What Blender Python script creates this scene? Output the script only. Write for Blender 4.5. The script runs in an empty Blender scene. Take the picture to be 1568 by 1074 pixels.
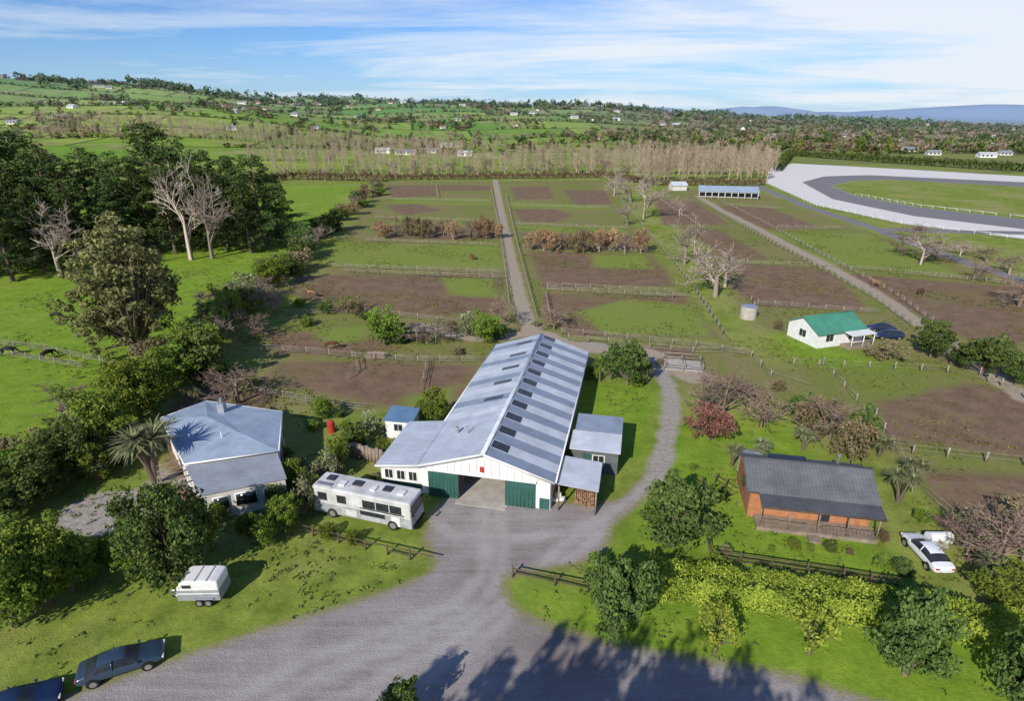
import bpy, bmesh, math, random
import numpy as np
from mathutils import Vector, Matrix
random.seed(5)
RG=np.random.default_rng(11)
# ------------------------------------------------------------------ survey
# The camera is a drone 33 m above the yard.  site() turns readings taken from
# the photo into metres on the (flat) farm ground; everything is built there.
F=900.0;CX=784.0;CY=537.0;HC=33.0;PITCH=math.radians(21.64)
SP,CP=math.sin(PITCH),math.cos(PITCH)
def site(px,py,z=0.0):
    x=(px-CX)/F;y=(py-CY)/F
    dz=-SP-y*CP;dy=CP-y*SP
    t=(z-HC)/dz
    return (x*t,dy*t)
def sites(l): return [site(*p) for p in l]
def sm(a,b,t):
    t=np.clip((t-a)/(b-a),0,1);return t*t*(3-2*t)
def hgt(X,Y):
    X=np.asarray(X,float);Y=np.asarray(Y,float)
    r=np.hypot(X,Y);th=X/np.maximum(np.abs(Y),50)
    A=np.interp(th,[-.9,-.5,-.1,.12,.43,.75,1.2],[122,92,68,56,28,10,8])
    B=np.interp(th,[-.9,-.2,.3,.8],[20,14,7,3])
    n=.5*np.sin(X/170+1)*np.cos(Y/230)+.35*np.sin(X/90+Y/140)+.3*np.sin(Y/75-X/210)
    h=A*sm(430,1900,r)+B*n*sm(430,900,r)
    n2=np.sin(X/620+.5)*.35+.28*np.sin(X/260+Y/900)+.24*np.sin(X/120+1)+.14*np.sin(X/47)+.8*np.exp(-((X-2350)/330)**2)
    h=h*(1-.75*sm(2500,4300,r))+sm(4700,6600,r)*(72+78*n2)*(1-.5*sm(7500,9000,r))
    return h
# ------------------------------------------------------------------ node helpers
class M:
    def __init__(s,name,rough=.8,spec=.3,metal=0):
        s.mat=bpy.data.materials.new(name);s.mat.use_nodes=True
        s.nt=s.mat.node_tree;s.b=s.nt.nodes['Principled BSDF']
        s.b.inputs['Roughness'].default_value=rough
        s.b.inputs['Specular IOR Level'].default_value=spec
        s.b.inputs['Metallic'].default_value=metal
        s._pos=None
    def n(s,t,**k):
        nd=s.nt.nodes.new(t)
        for a,v in k.items(): setattr(nd,a,v)
        return nd
    def put(s,sock,v):
        if isinstance(v,bpy.types.NodeSocket): s.nt.links.new(v,sock)
        elif isinstance(v,(tuple,list)):
            sock.default_value=(tuple(v)+(1.0,))[:4] if len(sock.default_value)==4 else tuple(v)
        else: sock.default_value=v
    def pos(s):
        if s._pos is None: s._pos=s.n('ShaderNodeNewGeometry').outputs['Position']
        return s._pos
    def obj(s): return s.n('ShaderNodeTexCoord').outputs['Object']
    def math(s,op,a,b=0.0,clamp=False):
        nd=s.n('ShaderNodeMath',operation=op,use_clamp=clamp);s.put(nd.inputs[0],a);s.put(nd.inputs[1],b);return nd.outputs[0]
    def mix(s,f,a,b,mode='MIX'):
        nd=s.n('ShaderNodeMix',data_type='RGBA',blend_type=mode)
        s.put(nd.inputs[0],f);s.put(nd.inputs[6],a);s.put(nd.inputs[7],b);return nd.outputs[2]
    def noise(s,scale,detail=3,vec=None,rough=.55,dist=0):
        nd=s.n('ShaderNodeTexNoise');nd.inputs['Scale'].default_value=scale;nd.inputs['Detail'].default_value=detail
        nd.inputs['Roughness'].default_value=rough;nd.inputs['Distortion'].default_value=dist
        s.put(nd.inputs['Vector'],vec if vec is not None else s.pos());return nd.outputs['Fac']
    def rng(s,v,a,b,c=0.0,d=1.0):
        nd=s.n('ShaderNodeMapRange');s.put(nd.inputs[0],v)
        for i,q in enumerate((a,b,c,d)): nd.inputs[i+1].default_value=q
        return nd.outputs[0]
    def attr(s,n): return s.n('ShaderNodeAttribute',attribute_name=n).outputs['Fac']
    def mapping(s,vec,rot=(0,0,0),scale=(1,1,1)):
        nd=s.n('ShaderNodeMapping');s.put(nd.inputs['Vector'],vec)
        nd.inputs['Rotation'].default_value=rot;nd.inputs['Scale'].default_value=scale;return nd.outputs[0]
    def bump(s,h,strength=.3,dist=.05):
        nd=s.n('ShaderNodeBump');nd.inputs['Strength'].default_value=strength;nd.inputs['Distance'].default_value=dist
        s.put(nd.inputs['Height'],h);s.nt.links.new(nd.outputs[0],s.b.inputs['Normal'])
    def hsv(s,c,h=.5,sa=1.0,v=1.0):
        nd=s.n('ShaderNodeHueSaturation')
        s.put(nd.inputs['Hue'],h);s.put(nd.inputs['Saturation'],sa);s.put(nd.inputs['Value'],v);s.put(nd.inputs['Color'],c);return nd.outputs[0]
    def haze(s,c):  # aerial haze painted into the surface colour, bluer far from the origin
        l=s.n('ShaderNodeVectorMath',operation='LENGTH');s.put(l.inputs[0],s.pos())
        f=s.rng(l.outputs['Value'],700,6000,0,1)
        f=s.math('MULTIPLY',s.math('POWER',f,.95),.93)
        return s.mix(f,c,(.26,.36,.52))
    def col(s,c): s.put(s.b.inputs['Base Color'],c);return s.mat
def plain(name,c,rough=.6,var=.25,scale=1.5,spec=.3,metal=0,bump=0):
    m=M(name,rough,spec,metal)
    o=m.obj();n=m.noise(scale,4,o)
    k=m.rng(n,.3,.7,1-var,1+var*.6)
    cc=m.n('ShaderNodeVectorMath',operation='SCALE');cc.inputs[0].default_value=c;m.put(cc.inputs['Scale'],k)
    m.col(cc.outputs[0])
    if bump: m.bump(m.noise(scale*6,3,o),bump,.03)
    return m.mat
def leafmat(name,c1,c2,trans=.25):
    m=M(name)
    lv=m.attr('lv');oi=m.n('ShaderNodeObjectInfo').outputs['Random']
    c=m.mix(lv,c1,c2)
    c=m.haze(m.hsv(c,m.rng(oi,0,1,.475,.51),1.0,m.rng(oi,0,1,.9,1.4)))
    d=m.n('ShaderNodeBsdfDiffuse');m.put(d.inputs[0],c)
    t=m.n('ShaderNodeBsdfTranslucent');m.put(t.inputs[0],c)
    mx=m.n('ShaderNodeMixShader');mx.inputs[0].default_value=trans
    m.nt.links.new(d.outputs[0],mx.inputs[1]);m.nt.links.new(t.outputs[0],mx.inputs[2])
    m.nt.links.new(mx.outputs[0],m.nt.nodes['Material Output'].inputs[0])
    m.nt.nodes.remove(m.b);return m.mat
def barkmat(name,c):
    m=M(name,.9,.1);oi=m.n('ShaderNodeObjectInfo').outputs['Random'];lv=m.attr('lv')
    k=m.math('MULTIPLY',m.rng(lv,0,1,.65,1.35),m.rng(oi,0,1,.8,1.15))
    cc=m.n('ShaderNodeVectorMath',operation='SCALE');cc.inputs[0].default_value=c;m.put(cc.inputs['Scale'],k)
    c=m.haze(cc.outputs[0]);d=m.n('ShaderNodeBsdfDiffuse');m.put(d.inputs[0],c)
    m.nt.links.new(d.outputs[0],m.nt.nodes['Material Output'].inputs[0]);m.nt.nodes.remove(m.b);return m.mat
def roofmat(name,c,rough=.45,step=.25,axis='Y',dirt=.2):
    m=M(name,rough,.4);o=m.obj()
    w=m.n('ShaderNodeTexWave',bands_direction=axis);w.inputs['Scale'].default_value=.314/step
    m.put(w.inputs['Vector'],o)
    n=m.noise(.6,5,o);n2=m.noise(4,3,m.mapping(o,scale=(.3,2,1)))
    k=m.math('MULTIPLY',m.rng(n,.3,.7,1-dirt,1.08),m.rng(n2,.3,.7,1-dirt*.6,1.05))
    k=m.math('MULTIPLY',k,m.rng(w.outputs['Fac'],0,1,.9,1.04))
    cc=m.n('ShaderNodeVectorMath',operation='SCALE');cc.inputs[0].default_value=c;m.put(cc.inputs['Scale'],k)
    m.col(cc.outputs[0]);m.bump(w.outputs['Fac'],.35,.03);return m.mat
# ------------------------------------------------------------------ mesh helpers
COL=bpy.context.scene.collection
def link(o): COL.objects.link(o);return o
def new_mesh(name,V,Fq,mats,mi=None,lv=None,smooth=False):
    V=np.ascontiguousarray(V,dtype=np.float32);Fq=np.ascontiguousarray(Fq,dtype=np.int32);n=len(Fq)
    me=bpy.data.meshes.new(name);me.vertices.add(len(V));me.vertices.foreach_set('co',V.ravel())
    me.loops.add(4*n);me.loops.foreach_set('vertex_index',Fq.ravel())
    me.polygons.add(n);me.polygons.foreach_set('loop_start',np.arange(0,4*n,4,dtype=np.int32))
    for m in mats: me.materials.append(m)
    if mi is not None: me.polygons.foreach_set('material_index',np.asarray(mi,dtype=np.int32))
    me.update(calc_edges=True)
    if smooth: me.polygons.foreach_set('use_smooth',np.ones(n,dtype=bool))
    if lv is not None:
        a=me.attributes.new('lv','FLOAT','FACE');a.data.foreach_set('value',np.asarray(lv,dtype=np.float32))
    return me
def nrm(a): return a/np.maximum(np.linalg.norm(a,axis=-1,keepdims=True),1e-9)
def tubes(segs,n=5):
    P0=np.array([s[0] for s in segs],float);P1=np.array([s[1] for s in segs],float)
    R0=np.array([s[2] for s in segs])[:,None,None];R1=np.array([s[3] for s in segs])[:,None,None]
    D=nrm(P1-P0);A=np.where(np.abs(D[:,2:3])>.9,[[1.,0,0]],[[0,0,1.]])
    U=nrm(np.cross(D,A));W=np.cross(D,U);a=np.arange(n)/n*2*math.pi
    ring=np.cos(a)[None,:,None]*U[:,None]+np.sin(a)[None,:,None]*W[:,None]
    V=np.concatenate([P0[:,None]+R0*ring,P1[:,None]+R1*ring],1).reshape(-1,3)
    j=np.arange(n);f=np.stack([j,(j+1)%n,n+(j+1)%n,n+j],1)
    Fq=(np.arange(len(segs))*2*n)[:,None,None]+f[None];return V,Fq.reshape(-1,4)
def beams(bl):
    P0=np.array([b[0] for b in bl],float);P1=np.array([b[1] for b in bl],float)
    w=np.array([b[2] for b in bl])[:,None]/2;h=np.array([b[3] for b in bl])[:,None]/2
    D=nrm(P1-P0);A=np.where(np.abs(D[:,2:3])>.9,[[1.,0,0]],[[0,0,1.]])
    U=nrm(np.cross(D,A));W=np.cross(U,D)
    c=[P-0+sx*U*w+sz*W*h for P in (P0,P1) for sx,sz in ((-1,-1),(1,-1),(1,1),(-1,1))]
    V=np.stack(c,1).reshape(-1,3)
    f=np.array([[0,1,2,3],[7,6,5,4],[0,4,5,1],[1,5,6,2],[2,6,7,3],[3,7,4,0]])
    return V,((np.arange(len(bl))*8)[:,None,None]+f[None]).reshape(-1,4)
def leafquads(C,N,size,r,asp=.6,jit=.7):
    n=len(C);nr=nrm(N+r.normal(0,jit,(n,3)));t=nrm(np.cross(nr,r.normal(0,1,(n,3))));b=np.cross(nr,t)
    s=(size*r.uniform(.55,1.35,n))[:,None]
    V=np.stack([C-t*s,C-b*s*asp,C+t*s,C+b*s*asp],1).reshape(-1,3)
    return V,np.arange(4*n).reshape(-1,4)
def clumps(cen,rad,nl,r,flat=.8):
    cen=np.asarray(cen,float);k=len(cen);rad=np.broadcast_to(rad,(k,))
    d=nrm(r.normal(0,1,(k,nl,3))+np.array([0,0,.3]))
    rr=r.uniform(.35,1.15,(k,nl,1))**.6
    C=cen[:,None]+d*rr*rad[:,None,None]*np.array([1,1,flat])
    cl=np.repeat(r.uniform(0,1,(k,1)),nl,1)
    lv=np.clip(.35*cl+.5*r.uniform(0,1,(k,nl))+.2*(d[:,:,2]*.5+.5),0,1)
    return C.reshape(-1,3),d.reshape(-1,3),lv.reshape(-1)
def assemble(wood,leaf):
    V,Fq,mi,lv=[],[],[],[];o=0
    if wood is not None:
        V.append(wood[0]);Fq.append(wood[1]);mi.append(np.zeros(len(wood[1])));lv.append(np.full(len(wood[1]),.5));o=len(wood[0])
    if leaf is not None:
        V.append(leaf[0]);Fq.append(leaf[1]+o);mi.append(np.ones(len(leaf[1])));lv.append(leaf[2])
    return np.concatenate(V),np.concatenate(Fq),np.concatenate(mi),np.concatenate(lv)
def make_broad(H,W,z0=.2,nc=50,nl=90,ls=.28,seed=1,cl=.16,cone=0.,flat=.8,trunk=None):
    r=np.random.default_rng(seed);cz=H*(z0+1)/2;rz=H*(1-z0)/2*.86;rx=W/2*.84
    d=nrm(r.normal(0,1,(nc,3)));rad=r.uniform(.2,1,(nc,1))**.45
    lob=1+.18*np.sin(3*np.arctan2(d[:,1:2],d[:,0:1])+r.uniform(0,6))+.12*r.normal(0,1,(nc,1))
    c=d*rad*lob*np.array([rx,rx,rz]);t=np.clip((c[:,2:3]/rz+1)/2,0,1)
    if cone: c[:,:2]*=(1.25-cone*t)
    c[:,2]+=cz
    cr=cl*W*r.uniform(.5,1.25,nc)
    C,N,lv=clumps(c,cr,nl,r,flat)
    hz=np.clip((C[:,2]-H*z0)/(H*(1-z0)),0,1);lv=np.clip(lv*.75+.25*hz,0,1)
    lV,lF=leafquads(C,N,ls,r)
    tr=trunk or .035*H
    tz=H*max(z0,.12);segs=[((0,0,0),(.1,.05,tz*.6),tr*1.2,tr),((.1,.05,tz*.6),(0,0,tz+.15*H),tr,tr*.75)]
    for i in range(0,nc,3):
        p=c[i];m=np.array([p[0]*.4,p[1]*.4,tz+(p[2]-tz)*.35])
        segs.append(((0,0,tz*.9),m,tr*.45,tr*.3));segs.append((m,p,tr*.3,tr*.08))
    return assemble(tubes(segs),(lV,lF,lv))
def make_pine(H,W,seed=1,nb=70,nl=30,ls=.36):
    r=np.random.default_rng(seed);segs=[];cs=[];rad=[]
    lean=r.normal(0,.02,2)*H
    for k in range(8):
        a,b=k/8,(k+1)/8
        segs.append(((lean[0]*a,lean[1]*a,H*a*.97),(lean[0]*b,lean[1]*b,H*b*.97),.02*H*(1-a*.9),.02*H*(1-b*.9)))
    for i in range(nb):
        t=.04+.96*(i/nb)**.9;az=i*2.4+r.normal(0,.5)
        L=W/2*(1.1-t**1.35)*r.uniform(.45,1.2)+.4
        z=H*t*.95;u=np.array([math.cos(az),math.sin(az),0]);rise=r.uniform(.1,.5)
        p0=np.array([lean[0]*t,lean[1]*t,z]);p1=p0+u*L+np.array([0,0,L*rise])
        segs.append((p0,p1,.10*(1.3-t),.03))
        for q in (.35,.6,.8,1.0):
            if L*q<1.2 and q<.9: continue
            cs.append(p0+(p1-p0)*q+r.normal(0,.3,3)*(.4+q));rad.append(r.uniform(.55,1.15)*(.5+.09*W/2))
    C,N,lv=clumps(cs,np.array(rad),nl,r,.65);lV,lF=leafquads(C,N+np.array([0,0,.4]),ls,r,.35)
    return assemble(tubes(segs),(lV,lF,lv))
def make_bare(H,W,seed=1,levels=5,kids=4,up=.5,twig=.018,tr=.022):
    r=np.random.default_rng(seed);segs=[]
    def rec(p,d,L,rad,lv):
        q=p+d*L+r.normal(0,.03,3)*L;segs.append((p,q,rad,rad*.6))
        if lv==0: return
        for k in range(kids if lv<levels else kids+2):
            nd=nrm(d*.8+r.normal(0,.62,3)*np.array([1,1,.6])*(W/H*1.1)+np.array([0,0,up*.35]))
            s=r.uniform(.3,1.0);rec(p+(q-p)*s,nd,L*r.uniform(.55,.85),max(rad*.48,twig),lv-1)
    rec(np.zeros(3),np.array([0,0,1.]),H*.24,tr*H,levels)
    V,Fq=tubes(segs,3);zs=V[:,2].max();V[:,2]*=H/zs
    w=np.percentile(np.abs(V[:,:2]),97);V[:,:2]*=(W/2)/max(w,.1)
    return V,Fq,np.zeros(len(Fq)),RG.uniform(0,1,len(Fq))
def make_poplar(H,W,seed=1,nb=34,tw=.05):
    r=np.random.default_rng(seed);segs=[((0,0,0),(0,0,H*.5),.17,.11),((0,0,H*.5),(0,0,H),.11,.03)]
    for i in range(nb):
        z=H*(.10+.8*i/nb);az=i*2.4;L=W*.9*r.uniform(.6,1.3)*(1.15-z/H)+1
        u=np.array([math.cos(az)*.5,math.sin(az)*.5,1.]);p=np.array([0,0,z]);q=p+u*L;segs.append((p,q,tw*1.4,tw*.8))
        for k in range(3):
            s=p+(q-p)*r.uniform(.3,.8);segs.append((s,s+nrm(u+r.normal(0,.35,3))*L*.5,tw,tw*.6))
    V,Fq=tubes(segs,3);return V,Fq,np.zeros(len(Fq)),RG.uniform(0,1,len(Fq))
def make_palm(H,W,seed=1,heads=1,nl=70):
    r=np.random.default_rng(seed);segs=[];V=[];lvs=[]
    for h in range(heads):
        a=r.uniform(0,6.28);off=0 if heads==1 else W*.2
        top=np.array([math.cos(a)*off,math.sin(a)*off,H-W*.3 - (0 if heads==1 else r.uniform(0,.2)*H)])
        segs.append(((0,0,0),top*np.array([.4,.4,.5]),.2,.15));segs.append((top*np.array([.4,.4,.5]),top,.15,.14))
        L0=W/2*(1 if heads==1 else .75)
        for i in range(nl):
            az=r.uniform(0,6.28);el=r.uniform(-.7,1.3);d=np.array([math.cos(az)*math.cos(el),math.sin(az)*math.cos(el),math.sin(el)])
            L=L0*r.uniform(.8,1.1);side=nrm(np.cross(d,[0,0,1.01]));p=top.copy();w=.055*L0+.02
            for k in range(3):
                dd=nrm(d+np.array([0,0,-.35*k]));q=p+dd*L/3;w2=w*(1-.33*(k+1)*.95)/(1-.33*k*.95)
                V+= [p-side*w,p+side*w,q+side*w2,q-side*w2];lvs.append(r.uniform(0,1));p=q;w=w2
    V=np.array(V);Fq=np.arange(len(V)).reshape(-1,4)
    return assemble(tubes(segs,6),(V,Fq,np.array(lvs)))
# ------------------------------------------------------------------ materials
bark=barkmat('bark',(.16,.125,.095));bark_pale=barkmat('pale_bark',(.38,.31,.26));bark_pink=barkmat('winter_twigs',(.40,.315,.24))
bark_brown=barkmat('brown_twigs',(.28,.20,.16))
lf_pine=leafmat('pine_needles',(.02,.04,.014),(.10,.155,.045),.12)
lf_olive=leafmat('olive_leaves',(.06,.07,.025),(.23,.215,.09),.2)
lf_green=leafmat('green_leaves',(.035,.08,.012),(.24,.32,.055),.3)
lf_dark=leafmat('dark_leaves',(.018,.042,.012),(.14,.20,.055),.2)
lf_yel=leafmat('yellow_green_leaves',(.11,.17,.02),(.40,.46,.075),.35)
lf_red=leafmat('copper_leaves',(.13,.06,.04),(.36,.20,.14))
lf_or=leafmat('winter_willow_twigs',(.17,.115,.06),(.46,.32,.18))
lf_grey=leafmat('grey_green_leaves',(.09,.11,.05),(.30,.32,.17))
lf_brown=leafmat('brown_hedge_leaves',(.10,.08,.04),(.29,.24,.13))
PR={}
def proto(key,name,arr,H,W,mats):
    PR[key]=(name,new_mesh(name,arr[0],arr[1],mats,arr[2],arr[3]),H,W,arr,mats)
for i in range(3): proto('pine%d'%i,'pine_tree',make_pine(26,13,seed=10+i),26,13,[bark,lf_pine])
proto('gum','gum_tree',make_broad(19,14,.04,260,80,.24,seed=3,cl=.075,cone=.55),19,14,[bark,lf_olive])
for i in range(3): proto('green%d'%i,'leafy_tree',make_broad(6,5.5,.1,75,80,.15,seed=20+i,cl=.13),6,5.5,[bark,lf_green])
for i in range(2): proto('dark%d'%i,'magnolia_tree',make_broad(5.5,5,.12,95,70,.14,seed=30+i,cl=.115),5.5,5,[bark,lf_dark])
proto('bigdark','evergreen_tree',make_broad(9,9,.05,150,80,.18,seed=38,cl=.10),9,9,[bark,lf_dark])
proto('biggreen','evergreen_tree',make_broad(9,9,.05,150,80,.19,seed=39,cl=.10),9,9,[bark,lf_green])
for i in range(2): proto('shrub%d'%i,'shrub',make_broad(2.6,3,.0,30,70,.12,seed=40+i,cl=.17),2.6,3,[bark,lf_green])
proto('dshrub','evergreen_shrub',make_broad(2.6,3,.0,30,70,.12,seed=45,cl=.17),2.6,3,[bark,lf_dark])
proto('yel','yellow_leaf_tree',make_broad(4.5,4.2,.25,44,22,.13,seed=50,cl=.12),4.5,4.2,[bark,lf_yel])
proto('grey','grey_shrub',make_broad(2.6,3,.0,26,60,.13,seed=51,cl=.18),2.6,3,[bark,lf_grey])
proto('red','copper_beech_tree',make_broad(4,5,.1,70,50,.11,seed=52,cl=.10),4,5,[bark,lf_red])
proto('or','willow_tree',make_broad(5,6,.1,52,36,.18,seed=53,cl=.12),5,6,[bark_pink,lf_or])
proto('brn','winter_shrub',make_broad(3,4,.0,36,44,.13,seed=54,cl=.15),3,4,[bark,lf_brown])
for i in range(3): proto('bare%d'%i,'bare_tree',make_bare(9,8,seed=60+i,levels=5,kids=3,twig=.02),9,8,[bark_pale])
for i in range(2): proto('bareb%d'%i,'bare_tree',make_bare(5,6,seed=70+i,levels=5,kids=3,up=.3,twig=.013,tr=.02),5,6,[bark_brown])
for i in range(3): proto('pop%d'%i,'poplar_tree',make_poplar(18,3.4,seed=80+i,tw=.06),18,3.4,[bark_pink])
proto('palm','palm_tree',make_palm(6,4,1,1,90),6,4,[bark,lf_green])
proto('cab','cabbage_tree',make_palm(5,3.6,2,4,60),5,3.6,[bark,lf_grey])
def put(key,x,y,h,w,z=0,rot=None,name=None):
    nm,me,H,W,_,_=PR[key];o=link(bpy.data.objects.new(name or nm,me));o.location=(x,y,z)
    o.scale=(w/W,w/W*random.uniform(.9,1.1),h/H);o.rotation_euler=(0,0,random.uniform(0,6.28) if rot is None else rot);return o
def T(key,px,yb,yt,wpx,name=None):
    x,y=site(px,yb);yy=(yt-CY)/F;h=HC+(-SP-yy*CP)*y/(CP-yy*SP);h=max(h,.6)
    d=y*CP+(HC-h/2)*SP;return put(key,x,y,h,wpx/F*d,name=name)
# ------------------------------------------------------------------ ground
def sdf_poly(X,Y,P):
    P=np.array(P);n=len(P);ins=np.zeros(X.shape,bool);dm=np.full(X.shape,1e9)
    for i in range(n):
        a=P[i];b=P[(i+1)%n];e=b-a
        t=np.clip(((X-a[0])*e[0]+(Y-a[1])*e[1])/max(e@e,1e-9),0,1)
        dm=np.minimum(dm,np.hypot(X-a[0]-t*e[0],Y-a[1]-t*e[1]))
        c=((a[1]>Y)!=(b[1]>Y))&(X<(b[0]-a[0])*(Y-a[1])/(b[1]-a[1]+1e-12)+a[0]);ins^=c
    return np.where(ins,dm,-dm)
def sdf_line(X,Y,P,w):
    dm=np.full(X.shape,1e9);P=np.array(P)
    for i in range(len(P)-1):
        a=P[i];e=P[i+1]-a;t=np.clip(((X-a[0])*e[0]+(Y-a[1])*e[1])/max(e@e,1e-9),0,1)
        dm=np.minimum(dm,np.hypot(X-a[0]-t*e[0],Y-a[1]-t*e[1]))
    return w/2-dm
def axis(lo,hi,d0,d1,base,gr):
    a=[d0]
    while a[-1]<hi:
        e=max(0,a[-1]-d1);a.append(a[-1]+base+gr*e)
    b=[d0]
    while b[-1]>lo:
        e=max(0,d0-b[-1]);b.append(b[-1]-base-gr*e)
    return np.array(b[:0:-1]+a)
xs=axis(-9000,9000,-75,75,.6,.03);ys=axis(-150,9500,22,110,.6,.015)
GX,GY=np.meshgrid(xs,ys);nx,ny=len(xs),len(ys);GX=GX.ravel();GY=GY.ravel();GZ=hgt(GX,GY)
V=np.stack([GX,GY,GZ],1);i=np.arange(nx*ny).reshape(ny,nx)
Fq=np.stack([i[:-1,:-1],i[:-1,1:],i[1:,1:],i[1:,:-1]],-1).reshape(-1,4)
near=np.where((GY>-150)&(GY<700)&(np.abs(GX)<620))[0];nX=GX[near];nY=GY[near]
MUD=[[(455,421),(770,420),(776,480),(640,484),(520,478),(440,450)],
 [(812,385),(1000,389),(1038,440),(830,440)],[(824,450),(1046,452),(1102,518),(868,516),(828,485)],
 [(425,556),(540,552),(732,560),(700,625),(600,628),(500,602),(405,590)],[(400,505),(560,512),(620,535),(540,548),(410,540)],
 [(590,284),(668,284),(668,300),(600,303)],[(672,284),(752,284),(752,292),(672,292)],[(585,314),(640,312),(680,322),(620,330)],
 [(783,320),(850,320),(880,330),(850,340),(800,340)],[(780,286),(840,285),(850,304),(790,306)],[(860,290),(925,292),(940,312),(880,314)],
 [(1130,403),(1270,412),(1340,478),(1160,470),(1122,440)],[(1090,315),(1180,318),(1260,350),(1170,350)],
 [(1290,418),(1568,440),(1750,520),(1500,530),(1380,470)],[(1000,305),(1065,308),(1120,345),(1015,345)],
 [(1330,612),(1480,585),(1568,600),(1750,640),(1750,712),(1568,703),(1350,672)],[(1395,712),(1568,724),(1750,745),(1750,850),(1568,808),(1430,775)],
 [(1040,345),(1110,355),(1180,398),(1110,398)],[(890,530),(1060,533),(1075,572),(1005,578),(940,548)],[(590,345),(762,350),(765,368),(590,366)],[(797,356),(965,360),(990,384),(802,378)],
 [(1420,545),(1568,560),(1568,590),(1500,570)],[(240,640),(300,590),(420,600),(430,700),(470,760),(380,790),(250,740)]]
GREEN=[[(675,426),(755,426),(762,455),(690,452)],[(905,390),(985,391),(1000,412),(910,410)],[(880,478),(960,458),(1060,468),(1092,516),(930,512)],[(620,610),(700,590),(690,620),(622,624)],
 [(480,505),(560,500),(560,520),(500,530)]]
STRIP=[[(520,372),(765,376),(772,412),(500,408)],[(600,302),(750,304),(754,314),(600,312)],[(600,332),(756,335),(758,346),(590,344)],[(778,308),(930,316),(940,322),(780,318)],[(790,344),(950,348),(960,356),(795,354)],
 [(1180,355),(1330,358),(1480,425),(1270,405)],[(870,500),(1095,515),(1100,526),(870,520)]]
ROAD=[[(60,1090),(150,1052),(250,1018),(400,968),(520,932),(600,905),(655,882),(672,862),(655,825),(660,790),(690,755),(830,768),(905,775),(955,765),(985,735),(1010,700),(1020,700),(1000,745),(970,775),(935,805),(925,840),(880,862),(800,872),(768,884),(768,905),(790,940),(850,965),(920,985),(1050,1010),(1180,1030),(1330,1074),(1500,1120),(1500,1300),(-400,1300)]]
GRAV=[[(80,800),(105,775),(150,755),(215,752),(262,765),(240,790),(150,822),(100,815)],[(215,748),(250,715),(300,740),(300,765),(250,770)]]
LANES=[([(1003,735),(1018,690),(1028,640),(1026,600),(1012,565),(980,540),(900,527)],2.1)]
DIRT=[([(815,508),(800,470),(788,425),(778,375),(768,330),(762,295),(758,275)],2.8),([(1068,300),(1105,322),(1160,350),(1215,380),(1270,408),(1340,448),(1415,500),(1568,610)],2.8),
 ([(815,508),(760,520),(700,515),(640,500)],2.5),([(815,508),(870,530),(980,540)],4),([(980,540),(1040,560),(1060,575)],5)]
SEAL=[([(1155,283),(1240,318),(1340,350),(1450,392),(1568,432),(1800,520)],4.6),([(1370,352),(1480,355),(1620,358)],6.)]
sandP=[(1180,256),(1215,250),(1400,260),(1568,270),(2000,290),(2000,430),(1568,366),(1380,342),(1250,314),(1174,280)]
trackP=[(1228,279),(1262,270),(1330,268),(1568,279),(2000,298),(2000,405),(1568,351),(1400,331),(1275,305)]
inP=[(1272,285),(1305,277),(1360,275),(1568,286),(2000,306),(2000,385),(1568,336),(1410,318),(1310,300)]
S=lambda P:sdf_poly(nX,nY,sites(P))
att={}
def uni(l):
    r=np.full(nX.shape,-1e3)
    for a in l: r=np.maximum(r,a)
    return r
att['mud']=np.minimum(uni([S(p) for p in MUD]),-uni([S(p) for p in GREEN]))
att['road']=uni([S(p) for p in ROAD])
att['gravel']=uni([S(p) for p in GRAV]+[sdf_line(nX,nY,sites(p),w) for p,w in LANES])
att['dirt']=uni([sdf_line(nX,nY,sites(p),w) for p,w in DIRT])
inf=S(inP);trk=np.minimum(S(trackP),-inf);snd=np.minimum(S(sandP),-inf)
att['sand']=snd;att['seal']=np.maximum(trk,uni([sdf_line(nX,nY,sites(p),w) for p,w in SEAL]))
att['green']=uni([S(p) for p in GREEN+STRIP])
att['lush']=uni([S([(-600,330),(455,283),(560,283),(430,400),(300,560),(150,680),(-600,900)]),S([(770,890),(900,900),(1568,960),(1800,1300),(1200,1300),(800,960)]),
   S([(880,585),(1010,585),(1000,700),(880,740)]),S([(1030,640),(1200,640),(1400,900),(1090,860),(930,850)]),S([(1170,480),(1440,490),(1568,560),(1400,640),(1200,540)])])
pad=S([(400,560),(580,278),(925,276),(1115,530),(1180,560),(1568,560),(1800,640),(1800,860),(1440,790),(1330,660),(1100,600),(760,550),(700,640),(380,620)])
att['rough']=np.maximum(pad,S([(1000,290),(1150,290),(1568,440),(1800,560),(1568,620),(1160,500)]))
# wheel lines worn into the yard and the road verge
TR=[[(300,1110),(450,1020),(600,965),(700,925),(740,880),(745,830),(740,780)],[(330,1130),(480,1040),(620,985),(725,940),(765,890),(770,830),(765,780)],
 [(1000,690),(985,740),(935,790),(860,835),(800,900),(700,980),(500,1080)],[(1012,700),(1000,745),(950,800),(885,845),(820,905),(730,990),(560,1090)],[(640,790),(700,820),(790,825),(880,815),(950,780)]]
att['wheel']=uni([sdf_line(nX,nY,sites(p),.9) for p in TR])
me=new_mesh('ground',V,Fq,[],smooth=True)
for k,v in att.items():
    full=np.full(nx*ny,-8,np.float32);full[near]=np.clip(v,-8,8);a=me.attributes.new(k,'FLOAT','POINT');a.data.foreach_set('value',full)
g=M('ground_cover',.95,.1)
nb=g.noise(.012,3);n1=g.noise(.05,4);n2=g.noise(.35,5,rough=.7);n3=g.noise(2.2,4,rough=.75);n4=g.noise(9,2)
mixn=g.math('ADD',g.math('MULTIPLY',n1,.5),g.math('MULTIPLY',n2,.5))
grass=g.mix(g.rng(n2,.36,.64),(.105,.145,.026),(.20,.25,.048))
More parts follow.
